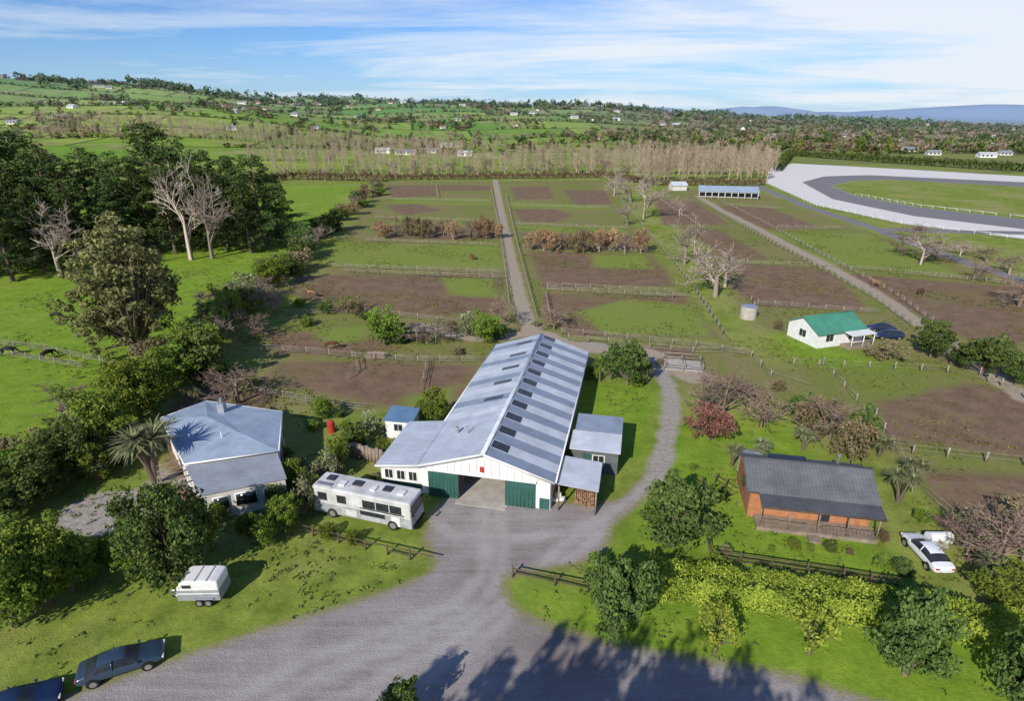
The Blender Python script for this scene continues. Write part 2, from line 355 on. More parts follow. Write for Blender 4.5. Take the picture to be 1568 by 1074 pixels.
grass=g.mix(g.rng(n1,.45,.62,0,.75),grass,(.235,.23,.085))
grass=g.mix(g.rng(n3,.5,.72,0,.6),grass,(.11,.095,.038))
rough=g.mix(g.rng(mixn,.44,.56),(.15,.17,.045),(.19,.155,.08))
rough=g.mix(g.rng(n3,.42,.7,0,.7),rough,(.095,.095,.03))
lush=g.mix(g.rng(n2,.34,.66),(.115,.195,.022),(.205,.285,.04))
lush=g.mix(g.rng(n3,.4,.75,0,.55),lush,(.07,.125,.018))
lush=g.mix(g.rng(n1,.52,.72,0,.6),lush,(.24,.265,.065))
sc=lambda a,amp,n:g.math('ADD',g.attr(a),g.math('MULTIPLY',g.math('SUBTRACT',n,.5),amp))
col=g.mix(g.rng(sc('lush',6,n1),-1.5,1.5),grass,lush)
col=g.mix(g.rng(sc('rough',6,n1),-2,2,0,.85),col,rough)
col=g.mix(g.rng(sc('green',7,mixn),-1.3,1.3,0,.7),col,g.mix(g.rng(n3,.4,.7),(.14,.205,.035),(.20,.22,.06)))
pm=g.mapping(g.pos(),rot=(0,0,math.radians(-9)))
br=g.n('ShaderNodeTexBrick',offset=.45);g.put(br.inputs['Vector'],pm);br.inputs['Scale'].default_value=1
br.inputs['Brick Width'].default_value=150;br.inputs['Row Height'].default_value=85;br.inputs['Mortar Size'].default_value=2.2;br.inputs['Bias'].default_value=0
br.inputs['Color1'].default_value=(.10,.20,.025,1);br.inputs['Color2'].default_value=(.235,.30,.06,1);br.inputs['Mortar'].default_value=(.035,.05,.018,1)
fld=g.mix(g.rng(nb,.52,.64,0,.7),br.outputs['Color'],(.24,.215,.10))
fld=g.mix(g.rng(n1,.45,.62,0,.4),fld,(.07,.12,.02))
ln=g.n('ShaderNodeVectorMath',operation='LENGTH');g.put(ln.inputs[0],g.pos())
sx_=g.n('ShaderNodeSeparateXYZ');g.put(sx_.inputs[0],g.pos())
col=g.mix(g.rng(ln.outputs['Value'],400,520),col,fld)
wf=g.math('MULTIPLY',g.rng(sx_.outputs[0],60,260),g.rng(ln.outputs['Value'],380,560,0,.6));col=g.mix(wf,col,(.15,.13,.065))
mud=g.mix(g.rng(n2,.34,.66),(.105,.064,.043),(.18,.12,.083));mud=g.mix(g.rng(n3,.45,.75,0,.6),mud,(.235,.175,.125))
mud=g.mix(g.rng(n1,.55,.68,0,.45),mud,(.135,.14,.045));mud=g.mix(g.rng(n2,.58,.68,0,.6),mud,(.12,.14,.035))
col=g.mix(g.rng(sc('mud',7,mixn),-.7,1.1,0,.95),col,mud)
dirt=g.mix(g.rng(n3,.3,.7),(.22,.18,.135),(.37,.31,.245))
col=g.mix(g.rng(sc('dirt',2.2,n2),-.5,.4,0,.95),col,dirt)
sv=g.mapping(g.pos(),rot=(0,0,math.radians(-24)),scale=(.10,1.5,1));ns=g.noise(1,5,sv,.65,.6)
road=g.mix(g.rng(n2,.3,.7),(.19,.165,.16),(.275,.25,.243));road=g.mix(g.rng(ns,.42,.68,0,.5),road,(.35,.325,.32));road=g.mix(g.rng(n1,.49,.6,0,.6),road,(.15,.125,.115))
road=g.mix(g.rng(n4,.4,.8,0,.45),road,(.125,.107,.10));road=g.mix(g.rng(n3,.55,.8,0,.5),road,(.16,.125,.10))
road=g.mix(g.rng(sc('wheel',1.2,n2),-.5,.3,0,.45),road,(.36,.335,.325))
col=g.mix(g.rng(sc('road',3.0,mixn),-.8,-.1,0,.8),col,(.20,.175,.10))
col=g.mix(g.rng(sc('road',2.6,n3),-.3,.5),col,road)
col=g.mix(g.rng(sc('gravel',2.2,n2),-.4,.4),col,g.mix(g.rng(n3,.3,.7),(.19,.165,.145),(.35,.32,.285)))
col=g.mix(g.rng(g.attr('sand'),-.6,.6),col,g.mix(n2,(.46,.44,.42),(.60,.575,.555)))
col=g.mix(g.rng(g.attr('seal'),-.3,.3),col,g.mix(n2,(.13,.127,.13),(.19,.187,.19)))
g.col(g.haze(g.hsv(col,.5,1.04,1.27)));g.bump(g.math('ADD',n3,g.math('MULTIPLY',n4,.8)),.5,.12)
me.materials.append(g.mat);link(bpy.data.objects.new('ground',me))
# tufts of rank grass and dock over the rough paddocks and verges
cx=RG.uniform(-95,110,80000);cy=RG.uniform(24,190,80000);rp=np.stack([cx,cy],1)
def inside(P,pts): return sdf_poly(pts[:,0],pts[:,1],sites(P))
bad=np.maximum.reduce([inside(p,rp) for p in ROAD]+[sdf_line(cx,cy,sites(p),w+1.5) for p,w in DIRT+LANES])
nzv=np.sin(cx*.31+np.sin(cy*.17)*2)+np.sin(cy*.27+cx*.11)+RG.normal(0,.6,len(cx))
k=(bad<-.4)&(nzv>.55)&(np.abs(cx)<cy*.95+8);k&=~((cx>-13)&(cx<12)&(cy>40)&(cy<80))
rp=rp[k][:12000];n=len(rp)
C=np.repeat(np.column_stack([rp,np.zeros(n)]),5,0);C+=np.column_stack([RG.normal(0,.16,(len(C),2)),RG.uniform(.03,.16,len(C))])
tV,tF=leafquads(C,np.tile([0,0,1.],(len(C),1)),.15,RG,.45,.9)
link(bpy.data.objects.new('grass_tufts',new_mesh('grass_tufts',tV,tF,[leafmat('tuft_leaves',(.07,.105,.022),(.24,.28,.08),.3)],None,RG.uniform(0,1,len(tF)))))
# ------------------------------------------------------------------ generic parts
def empty(name,loc,rot=0):
    e=link(bpy.data.objects.new(name,None));e.location=loc;e.rotation_euler=(0,0,rot);e.empty_display_size=.5;return e
def part(par,name,verts,faces,mat,bevel=0,smooth=False):
    me=bpy.data.meshes.new(name);me.from_pydata([tuple(v) for v in verts],[],faces)
    bm=bmesh.new();bm.from_mesh(me);bmesh.ops.recalc_face_normals(bm,faces=bm.faces);bm.to_mesh(me);bm.free()
    for m in (mat if isinstance(mat,list) else [mat]): me.materials.append(m)
    o=link(bpy.data.objects.new(name,me))
    if par is not None: o.parent=par
    if bevel: b=o.modifiers.new('b','BEVEL');b.width=bevel;b.segments=2
    if smooth:
        for p in me.polygons: p.use_smooth=True
    return o
BF=[(0,1,2,3),(7,6,5,4),(0,4,5,1),(1,5,6,2),(2,6,7,3),(3,7,4,0)]
def box(par,name,x0,x1,y0,y1,z0,z1,mat,bevel=0):
    return part(par,name,[(x0,y0,z0),(x1,y0,z0),(x1,y1,z0),(x0,y1,z0),(x0,y0,z1),(x1,y0,z1),(x1,y1,z1),(x0,y1,z1)],BF,mat,bevel)
def slab(par,name,pts,th,mat):
    n=len(pts);v=[tuple(p) for p in pts]+[(p[0],p[1],p[2]-th) for p in pts]
    f=[tuple(range(n)),tuple(range(2*n-1,n-1,-1))]+[(i,(i+1)%n,n+(i+1)%n,n+i) for i in range(n)]
    return part(par,name,v,f,mat)
def wallpoly(par,name,pts2,z0,z1,mat):
    n=len(pts2);v=[(p[0],p[1],z0) for p in pts2]+[(p[0],p[1],z1) for p in pts2]
    return part(par,name,v,[(i,(i+1)%n,n+(i+1)%n,n+i) for i in range(n)]+[tuple(range(n,2*n))],mat)
def beampart(par,name,bl,mat):
    V,Fq=beams(bl);me=new_mesh(name,V,Fq,[mat]);o=link(bpy.data.objects.new(name,me))
    if par is not None:o.parent=par
    return o
def cyl(par,name,p0,p1,r,mat,n=14,r1=None):
    p0=Vector(p0);p1=Vector(p1);d=(p1-p0).normalized();a=Vector((1,0,0)) if abs(d.z)>.9 else Vector((0,0,1));u=d.cross(a).normalized();w=d.cross(u)
    r1=r if r1 is None else r1
    v=[p0+(u*math.cos(t)+w*math.sin(t))*r for t in [i/n*2*math.pi for i in range(n)]]+[p1+(u*math.cos(t)+w*math.sin(t))*r1 for t in [i/n*2*math.pi for i in range(n)]]
    return part(par,name,v,[tuple(range(n)),tuple(range(n,2*n))]+[(i,(i+1)%n,n+(i+1)%n,n+i) for i in range(n)],mat)
white=plain('white_paint',(.74,.74,.72),.5,.12);cream=plain('cream_cladding',(.60,.58,.53),.6,.15)
glass=plain('window_glass',(.03,.035,.04),.12,.3,3,.6);green_d=plain('green_door_paint',(.035,.11,.09),.5,.2)
conc=plain('concrete',(.44,.405,.36),.85,.25,.8);wood=plain('weathered_wood',(.27,.215,.165),.85,.3,2);woodd=plain('dark_wood',(.12,.082,.06),.8,.3,2)
black=plain('rubber',(.02,.02,.02),.7,.2);chrome=plain('metal_trim',(.5,.5,.5),.3,.1,2,.5,.7)
roofw=roofmat('pale_iron_roof',(.60,.64,.70));roofb=roofmat('blue_grey_iron_roof',(.26,.315,.40));roofp=roofmat('plain_iron_roof',(.50,.55,.62),dirt=.2)
sky_l=plain('skylight_sheet',(.04,.047,.055),.3,.4,2,.5)
darkwall=plain('dark_cladding',(.12,.13,.14),.7,.25);redp=plain('red_paint',(.42,.05,.03),.5,.15)
def win(par,x,y,z,w,h,ax,nm='window',fr=None):
    fr=fr or white
    s=1 if ax[0]=='+' else -1
    if ax[1]=='y':
        box(par,nm+'_frame',x-w/2-.07,x+w/2+.07,min(y,y+s*.04),max(y,y+s*.04),z-.07,z+h+.07,fr)
        for k in (-1,1): box(par,nm+'_glass',x+k*w/4-w/4+.03,x+k*w/4+w/4-.03,min(y+s*.041,y+s*.055),max(y+s*.041,y+s*.055),z,z+h,glass)
    else:
        box(par,nm+'_frame',min(x,x+s*.04),max(x,x+s*.04),y-w/2-.07,y+w/2+.07,z-.07,z+h+.07,fr)
        for k in (-1,1): box(par,nm+'_glass',min(x+s*.041,x+s*.055),max(x+s*.041,x+s*.055),y+k*w/4-w/4+.03,y+k*w/4+w/4-.03,z,z+h,glass)
# ------------------------------------------------------------------ stable barn
B=empty('stable_barn',(-2.53,45.2,0),math.radians(-12.2))
HW=6.2;LN=31.3;ZE=3.3;ZR=5.3
zl=lambda x:ZR-(ZR-ZE)*abs(x)/HW
box(B,'floor_slab',-HW,HW,.1,LN-.1,0,.06,conc);box(B,'apron',-2.6,2.2,-.8,.09,0,.05,conc)
box(B,'right_wall',HW-.25,HW-.1,.2,LN-.2,.06,ZE-.02,cream);box(B,'left_wall',-HW+.1,-HW+.25,8.2,LN-.2,.06,ZE-.02,cream)
part(B,'back_gable',[(-6.05,LN-.2,.06),(6.05,LN-.2,.06),(6.05,LN-.2,zl(6.05)-.05),(0,LN-.2,ZR-.06),(-6.05,LN-.2,zl(6.05)-.05)],[(0,1,2,3,4)],cream)
zh=2.65
part(B,'front_gable',[(-6.05,.1,zh),(6.05,.1,zh),(6.05,.1,zl(6.05)-.06),(0,.1,ZR-.07),(-6.05,.1,zl(6.05)-.06),(-6.05,.22,zh),(6.05,.22,zh),(6.05,.22,zl(6.05)-.06),(0,.22,ZR-.07),(-6.05,.22,zl(6.05)-.06)],[(0,1,2,3,4),(5,6,7,8,9),(0,1,6,5),(1,2,7,6),(2,3,8,7),(3,4,9,8),(4,0,5,9)],white)
box(B,'green_door_left',-5.3,-2.5,-.08,.06,.06,2.75,green_d);box(B,'green_door_right',2.0,4.7,-.08,.06,.06,2.75,green_d)
beampart(B,'door_ribs',[((-5.3+.35*k,-.09,.1),(-5.3+.35*k,-.09,2.7),.05,.05) for k in range(9)]+[((2.0+.35*k,-.09,.1),(2.0+.35*k,-.09,2.7),.05,.05) for k in range(8)],green_d)
box(B,'door_rail',-5.4,4.8,-.14,.09,2.76,2.88,white)
beampart(B,'gable_battens',[((-5.6+.7*k,.085,2.9),(-5.6+.7*k,.085,zl(-5.6+.7*k)-.2),.03,.04) for k in range(17)],cream)
box(B,'wall_post_left',-6.05,-5.35,.08,.2,.06,zh-.01,white);box(B,'wall_post_right',4.75,6.05,.08,.2,.06,zh-.01,white)
box(B,'green_dado_right',5.1,6.0,.04,.078,.06,1.2,green_d)
box(B,'wall_behind_left_door',-5.34,-2.5,.08,.2,.06,zh-.01,cream);box(B,'wall_behind_right_door',2.0,4.74,.08,.2,.06,zh-.01,cream)
box(B,'sign_board',-.4,.0,.03,.06,3.15,3.75,redp)
N=22;st=(LN+.5)/N
for k in range(N):
    y0=-.25+k*st;y1=y0+st-.004;m=roofb if k%2==0 else roofw
    xe=HW+.3;ze=zl(xe)
    slab(B,'roof_sheet_right',[(.02,y0,ZR),(xe,y0,ze),(xe,y1,ze),(.02,y1,ZR)],.05,m)
    if y0>7.6: slab(B,'roof_sheet_left',[(-.02,y0,ZR),(-xe,y0,ze),(-xe,y1,ze),(-.02,y1,ZR)],.05,roofb if k%4==0 else (roofp if k%2 else roofw))
    if k%2==1:
        a,b=.35,1.9;slab(B,'skylight_right',[(a,y0+.12,zl(a)+.03),(b,y0+.12,zl(b)+.03),(b,y1-.12,zl(b)+.03),(a,y1-.12,zl(a)+.03)],.025,sky_l)
    if k in (8,11,14,17,20):
        a,b=-1.0,-3.1;slab(B,'skylight_left',[(a,y0+.3,zl(a)+.03),(b,y0+.3,zl(b)+.03),(b,y1-.3,zl(b)+.03),(a,y1-.3,zl(a)+.03)],.025,sky_l)
yl=-.25+6*st-.004
slab(B,'plain_roof_left',[(-.02,-.25,ZR),(-HW-.05,-.25,zl(HW+.05)),(-HW-.05,yl,zl(HW+.05)),(-.02,yl,ZR)],.05,roofp)
beampart(B,'ridge_cap',[((0,-.27,ZR+.02),(0,LN+.27,ZR+.02),.42,.05)],roofw)
beampart(B,'gutters',[((6.56,-.2,ZE-.15),(6.56,LN+.2,ZE-.15),.13,.12),((-6.56,8.6,ZE-.15),(-6.56,LN+.2,ZE-.15),.13,.12)],white)
beampart(B,'barge_boards',[((0,-.29,ZR-.08),(6.5,-.29,zl(6.5)-.08),.05,.26),((0,-.29,ZR-.08),(-6.2,-.29,zl(6.2)-.08),.05,.26),((-6.2,-.29,ZE-.1),(-10.5,-.29,2.65),.05,.24)],white)
slab(B,'wing_roof',[(-HW-.06,-.25,ZE+.02),(-10.5,-.25,2.75),(-10.5,yl,2.75),(-HW-.06,yl,ZE+.02)],.05,roofp)
wallpoly(B,'wing_walls',[(-10.2,.3),(-6.06,.3),(-6.06,8.2),(-10.2,8.2)],.0,2.62,white)
for xx in (-9.4,-8.2,-7.0): win(B,xx,.3,1.2,.8,.9,'-y')
box(B,'wing_dado',-10.15,-6.1,.255,.296,0,.9,green_d)
cyl(B,'roof_vent',(-4,5,3.7),(-4,5,4.7),.16,chrome);cyl(B,'flue_pipe',(-2.8,4.5,4.0),(-2.8,4.5,5.2),.07,chrome)
for k in range(7):
    box(B,'stall_partition',2.6,5.9,2+k*4,2.08+k*4,.07,1.9,wood);box(B,'stall_partition_l',-5.9,-2.6,2.2+k*4+0,2.28+k*4,.07,1.9,wood)
slab(B,'lean_to_roof',[(6.65,.1,2.9),(10.3,.1,2.6),(10.3,4.9,2.6),(6.65,4.9,2.9)],.05,roofw)
beampart(B,'lean_to_posts',[((x,y,0),(x,y,2.58),.14,.14) for x in (6.8,10.1) for y in (.3,4.6)],wood)
box(B,'lean_to_back',6.7,10.1,4.65,4.72,0,2.5,wood);box(B,'lean_to_side',10.0,10.06,.5,4.5,0,2.2,woodd)
FWm=plain('firewood',(.33,.20,.12),.9,.5,5,bump=.5)
for i in range(8):
    for j in range(10):
        r_=random.uniform(.07,.11);cyl(B,'firewood_log',(8.2+j*.18,1.4+random.uniform(-.2,.2),.1+i*.17+random.uniform(-.02,.02)),(8.2+j*.18,3.4,.1+i*.17),r_,FWm,6)
for (a,b,c,d,z,mt) in ((6.9,11.9,6.8,10.2,2.7,roofw),(7.1,11.9,10.25,13.4,3.0,roofb)):
    wallpoly(B,'annex_walls',[(a+.2,c+.2),(b-.2,c+.2),(b-.2,d-.05),(a+.2,d-.05)],0,z-.12,darkwall)
    slab(B,'annex_roof',[(a,c,z-.1),(b,c,z-.1),(b,d,z+.15),(a,d,z+.15)],.06,mt)
box(B,'red_panel',7.2,8.0,6.94,6.99,.1,1.3,redp);win(B,9.8,7.0,1.1,1.1,.9,'-y');box(B,'annex_door',8.3,9.0,6.95,6.99,.05,2.1,green_d)
# ------------------------------------------------------------------ left house
A=empty('weatherboard_house',(0,0,0));hroof=roofmat('house_roof',(.35,.43,.54),dirt=.22,step=.3);hroof2=roofmat('house_roof_grey',(.31,.335,.375),step=.3)
P1=[(-37.4,55.5),(-34.6,59.6),(-25.0,57.0),(-22.4,48.9),(-30.3,46.6)];e=3.25
cen=[(-31.8,54.5,3.95),(-26.5,50.8,3.95)]
wallpoly(A,'main_walls',[(x*.965-1.0,y*.965+1.85) for x,y in P1],0,3.0,white)
R=[(x,y,e) for x,y in P1]
part(A,'main_roof',R+cen+[(p[0],p[1],e-.12) for p in R],[(0,5,1),(1,5,6,2),(2,6,3),(3,6,4),(4,6,5,0),(7,8,1,0),(8,9,2,1),(9,10,3,2),(10,11,4,3),(11,7,0,4)],hroof)
beampart(A,'gutter',[((P1[i][0],P1[i][1],e-.07),(P1[(i+1)%5][0],P1[(i+1)%5][1],e-.07),.14,.16) for i in range(5)],white)
P2=[(-30.1,46.4),(-22.4,48.6),(-20.3,45.0),(-26.8,42.4)]
wallpoly(A,'front_wing_walls',[(x*.96-1.0,y*.96+1.82) for x,y in P2],0,2.6,cream)
slab(A,'front_wing_roof',[(P2[0][0],P2[0][1],3.1),(P2[1][0],P2[1][1],3.1),(P2[2][0],P2[2][1],2.75),(P2[3][0],P2[3][1],2.75)],.12,hroof2)
def strip_windows(a,b,ts,z,h):
    a=np.array(a)*.96+np.array([-1.0,1.82]);b=np.array(b)*.96+np.array([-1.0,1.82]);u=(b-a)/np.linalg.norm(b-a);nn=np.array([u[1],-u[0]])
    for t,w in ts:
        c=a+(b-a)*t+nn*.06;beampart(A,'window_frame',[((*(c-u*w/2),z),(*(c+u*w/2),z),.08,h)],white)
        c=c+nn*.045;beampart(A,'window_glass',[((*(c-u*(w/2-.07)),z),(*(c+u*(w/2-.07)),z),.03,h-.15)],glass)
strip_windows(P2[3],P2[2],((.2,1.3),(.5,1.8),(.8,1.2)),1.55,1.3);strip_windows(P1[3],P1[2],((.2,1.2),(.5,1.6),(.8,1.4)),1.7,1.4)
box(A,'chimney',-31.6,-30.9,56.2,56.9,3.2,4.5,hroof2);cyl(A,'chimney_pipe',(-31.2,56.5,4.5),(-31.2,56.5,5.1),.15,chrome);cyl(A,'vent_pipe',(-28.5,50.5,3.7),(-28.5,50.5,4.4),.06,white)
slab(A,'deck',[(-32,47.5,.5),(-30.2,46.2,.5),(-27.5,42.6,.5),(-31,42.2,.5),(-34,46.5,.5)],.14,plain('deck_timber',(.24,.15,.105),.8,.3,3))
beampart(A,'deck_pergola',[((-33,46.8,0),(-33,46.8,2.6),.12,.12),((-30.8,43,0),(-30.8,43,2.6),.12,.12),((-33,46.8,2.6),(-30.8,43,2.6),.1,.15)]+[((-33.2+i*.55,47-i*.95,2.72),(-30.6+i*.55,48.6-i*.95,2.72),.07,.1) for i in range(5)],wood)
sx,sy=site(617,664)
G=empty('garden_shed',(sx,sy,0),math.radians(-10));wallpoly(G,'walls',[(-1.5,-1.2),(1.5,-1.2),(1.5,1.4),(-1.5,1.4)],0,2.2,white)
slab(G,'roof',[(-1.7,-1.4,2.25),(1.7,-1.4,2.25),(1.7,1.6,2.55),(-1.7,1.6,2.55)],.07,roofmat('blue_iron_roof',(.14,.25,.40)));win(G,0,-1.2,1.0,1.0,.8,'-y')
sx,sy=site(508,662)
G=empty('red_water_tank',(sx,sy,0));cyl(G,'tank',(0,0,0),(0,0,1.3),.42,redp);cyl(G,'lid',(0,0,1.3),(0,0,1.45),.42,redp,r1=.15)
# ------------------------------------------------------------------ cottage
orange=plain('orange_timber',(.42,.185,.09),.7,.3,2);charc=roofmat('charcoal_roof',(.15,.16,.17),.6,.3,'X',.3);charc2=roofmat('charcoal_verandah_roof',(.09,.095,.105),.6,.3,'X',.3)
C=empty('timber_cottage',(20.2,41.3,0),math.radians(-11))
wallpoly(C,'walls',[(.3,2.0),(10.2,2.0),(10.2,7.6),(.3,7.6)],0,2.85,orange)
for x in (.3,10.2): part(C,'gable_end',[(x,2.0,2.85),(x,7.6,2.85),(x,4.8,4.35)],[(0,1,2)],orange)
beampart(C,'wall_boards',[((.29,2.0,z),(.29,7.6,z),.02,.03) for z in np.arange(.3,2.8,.3)],woodd)
slab(C,'roof_front',[(-.1,1.6,2.85),(10.6,1.6,2.85),(10.6,4.8,4.4),(-.1,4.8,4.4)],.1,charc)
slab(C,'roof_back',[(-.1,4.8,4.4),(10.6,4.8,4.4),(10.6,8.0,2.9),(-.1,8.0,2.9)],.1,charc)
slab(C,'verandah_roof',[(.9,.2,2.4),(10.6,.2,2.4),(10.6,1.65,2.78),(.9,1.65,2.78)],.07,charc2)
beampart(C,'ridge',[((-.12,4.8,4.43),(10.62,4.8,4.43),.3,.05)],charc2)
beampart(C,'fascia',[((.9,.18,2.33),(10.6,.18,2.33),.05,.15),((-.12,1.58,2.78),(.9,1.58,2.78),.05,.15)],woodd)
box(C,'verandah_deck',.8,10.3,.1,1.95,.0,.35,wood)
beampart(C,'verandah_posts',[((x,.3,.3),(x,.3,2.35),.1,.1) for x in (1,3.3,5.6,7.9,10.2)]+[((1,.3,z),(4.6,.3,z),.04,.05) for z in (.6,1.05)]+[((6,.3,z),(10.2,.3,z),.04,.05) for z in (.6,1.05)],wood)
beampart(C,'balusters',[((1+.3*i,.3,.35),(1+.3*i,.3,1.05),.025,.025) for i in range(12)]+[((6+.3*i,.3,.35),(6+.3*i,.3,1.05),.025,.025) for i in range(14)],wood)
for x in (2.2,4.4,8.6): win(C,x,2.0,1.1,1.3,1.1,'-y',fr=woodd)
box(C,'front_door',6.1,7.0,1.94,1.99,.35,2.4,glass);win(C,.3,4.8,1.2,1.3,1.1,'-x',fr=woodd);box(C,'steps',4.8,5.8,-.8,.09,0,.2,wood)
box(C,'roof_window',2.2,5.4,5.2,5.9,4.05,4.35,glass);cyl(C,'flue',(8,5.4,4.0),(8,5.4,5.0),.1,chrome);cyl(C,'flue_cowl',(8,5.4,5.0),(8,5.4,5.15),.17,chrome)
x,y=site(1146,722);tk=empty('water_tank',(x,y,0));cyl(tk,'tank',(0,0,0),(0,0,1.9),1.1,conc,20);cyl(tk,'lid',(0,0,1.9),(0,0,2.2),1.12,chrome,20,.2)
x,y=site(1145,487);tk=empty('water_tank',(x,y,0));cyl(tk,'tank',(0,0,0),(0,0,2.2),1.4,conc,20);cyl(tk,'lid',(0,0,2.2),(0,0,2.5),1.42,roofb,20,.2)
# ------------------------------------------------------------------ gable houses
def gable_house(name,loc,rot,L,D,e,r,wm,rm,wins=True):
    H=empty(name,loc,rot);wallpoly(H,'walls',[(0,0),(L,0),(L,D),(0,D)],-.3,e,wm)
    for x in (0,L): part(H,'gable_end',[(x,0,e),(x,D,e),(x,D/2,r-.1)],[(0,1,2)],wm)
    o=.45;zo=e-(r-e)*o/(D/2)
    slab(H,'roof_front',[(-o,-o,zo),(L+o,-o,zo),(L+o,D/2,r),(-o,D/2,r)],.1,rm);slab(H,'roof_back',[(-o,D/2,r),(L+o,D/2,r),(L+o,D+o,zo),(-o,D+o,zo)],.1,rm)
    beampart(H,'ridge_cap',[((-o,D/2,r+.02),(L+o,D/2,r+.02),.3,.05)],rm)
    if wins:
        n=max(2,int(L/3.2))
        for k in range(n): win(H,(k+.5)*L/n,0,.95,1.4,1.1,'-y')
        win(H,0,D*.5,.95,1.4,1.1,'-x')
    return H
groof=roofmat('green_roof',(.08,.29,.195),.5,.3,'X')
x,y=site(1250,534);W=gable_house('green_roofed_house',(x,y,0),math.radians(17),8.6,6.4,2.6,4.2,white,groof)
slab(W,'porch_roof',[(4.4,-2.1,2.25),(9.0,-2.1,2.25),(9.0,-.46,2.42),(4.4,-.46,2.42)],.07,white);box(W,'porch_deck',4.4,8.9,-2.0,-.02,0,.35,wood)
beampart(W,'porch_posts',[((q,-1.9,0),(q,-1.9,2.2),.12,.12) for q in (4.6,6.8,8.8)]+[((4.6,-1.9,1.2),(8.8,-1.9,1.2),.06,.08)],white)
x,y=site(1070,303);x2,y2=site(1160,306);an=math.atan2(y2-y,x2-x);S2=empty('open_stables',(x,y,0),an);LL=math.hypot(x2-x,y2-y)
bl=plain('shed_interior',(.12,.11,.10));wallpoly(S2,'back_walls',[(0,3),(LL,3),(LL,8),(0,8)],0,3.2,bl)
slab(S2,'roof',[(-.5,-.5,3.1),(LL+.5,-.5,3.1),(LL+.5,8.5,4.6),(-.5,8.5,4.6)],.12,roofmat('stable_roof',(.40,.48,.58),step=.5))
beampart(S2,'posts',[((i*LL/9,0,0),(i*LL/9,0,3.1),.25,.25) for i in range(10)]+[((0,-.1,2.8),(LL,-.1,2.8),.1,.5),((0,0,.7),(LL,0,.7),.1,.2)],white)
x,y=site(1030,292);gable_house('farm_cottage',(x,y,0),.1,7,6,2.6,4,cream,roofw,False)
# ------------------------------------------------------------------ fences
def fence(pts,h=1.2,sp=2.8,rails=(.4,.72,1.05),mat=wood,name='paddock_fence',ps=.11,rw=.065):
    P=sites(pts);bl=[]
    for a,b in zip(P[:-1],P[1:]):
        a=np.array(a);b=np.array(b);L=np.linalg.norm(b-a);n=max(1,int(L/sp))
        for k in range(n):
            q=a+(b-a)*k/n;bl.append(((q[0],q[1],-.1),(q[0]+random.uniform(-.04,.04),q[1],h*random.uniform(.93,1.08)),ps,ps))
            q2=a+(b-a)*(k+1)/n
            for z in rails:
                if random.random()<.94: bl.append(((q[0],q[1],z+random.uniform(-.03,.03)),(q2[0],q2[1],z+random.uniform(-.03,.03)),.04,rw))
    return beampart(None,name,bl,mat)
fw=plain('fence_timber',(.33,.285,.235),.9,.4,2)
for p in ([(752,290),(762,340),(768,375),(774,420),(780,470),(798,500)],[(775,300),(784,340),(793,378),(806,430),(822,490)],
 [(585,306),(752,310)],[(575,335),(756,341)],[(560,370),(766,378)],[(510,410),(772,420)],[(530,418),(773,428)],[(440,484),(560,480),(640,490),(700,498)],
 [(400,538),(470,542),(540,550),(640,556),(742,556)],[(668,284),(672,305)],[(780,316),(935,320)],[(790,345),(965,352)],[(802,380),(1000,388)],[(838,440),(1040,450)],[(838,446),(1055,458)],
 [(860,512),(960,522),(1065,532),(1148,546)],[(870,522),(1060,542),(1110,542)],[(925,278),(965,325),(1015,385),(1060,440),(1112,522)],
 [(1068,308),(1140,350),(1240,405),(1340,460),(1400,505)],[(1085,300),(1160,338),(1262,394),(1365,450),(1440,505)],[(1130,405),(1265,410)],[(1160,468),(1345,482)],
 [(1265,408),(1340,416),(1480,430),(1600,442)],[(1190,350),(1290,352)],[(1110,315),(1200,322)],[(0,530),(70,538),(130,552),(180,560)],[(0,545),(130,566)],
 [(845,500),(835,450)],[(400,605),(470,618),(560,632)],[(545,550),(548,570),(530,585)],[(655,556),(645,600)],[(290,500),(420,470)]):
    fence(p,mat=fw)
for p in ([(1215,560),(1330,565),(1450,572),(1580,600),(1700,640)],[(1345,690),(1450,702),(1568,714),(1700,730)],[(1340,640),(1400,745),(1460,800)],[(1150,462),(1160,480)],
 [(1150,548),(1180,580),(1240,600)],[(450,283),(570,285),(690,282),(925,276)],[(1000,300),(1080,355)],[(1568,610),(1470,560),(1400,520)],[(1260,560),(1330,640),(1345,690)]):
    fence(p,1.2,3.2,(.5,1.1),fw,'wire_fence',.15,.02)
fence([(405,800),(480,822),(560,842),(664,866)],1.0,2.0,(.4,.85),woodd,'roadside_fence',.13,.1)
fence([(785,884),(850,897),(900,907),(1000,925)],1.0,2.0,(.4,.8),woodd,'roadside_fence',.13,.1)
fence([(1075,745),(1080,800),(1086,858),(1180,872),(1290,888),(1375,902)],1.1,1.8,(.3,.6,.95),woodd,'garden_fence',.11,.1)
fence([(538,700),(590,712)],1.7,.4,(.4,1.4),wood,'paling_fence',.34,.1)
fence([(1095,740),(1125,760)],1.2,1.2,(.4,.9),woodd,'garden_fence')
fence([(1174,282),(1250,316),(1380,344),(1568,369),(1800,400)],1.2,4,(1.1,),white,'racecourse_rail',.12,.12)
fence([(1310,300),(1410,318),(1568,336),(1800,363)],1.2,4,(1.1,),white,'racecourse_rail',.12,.12)
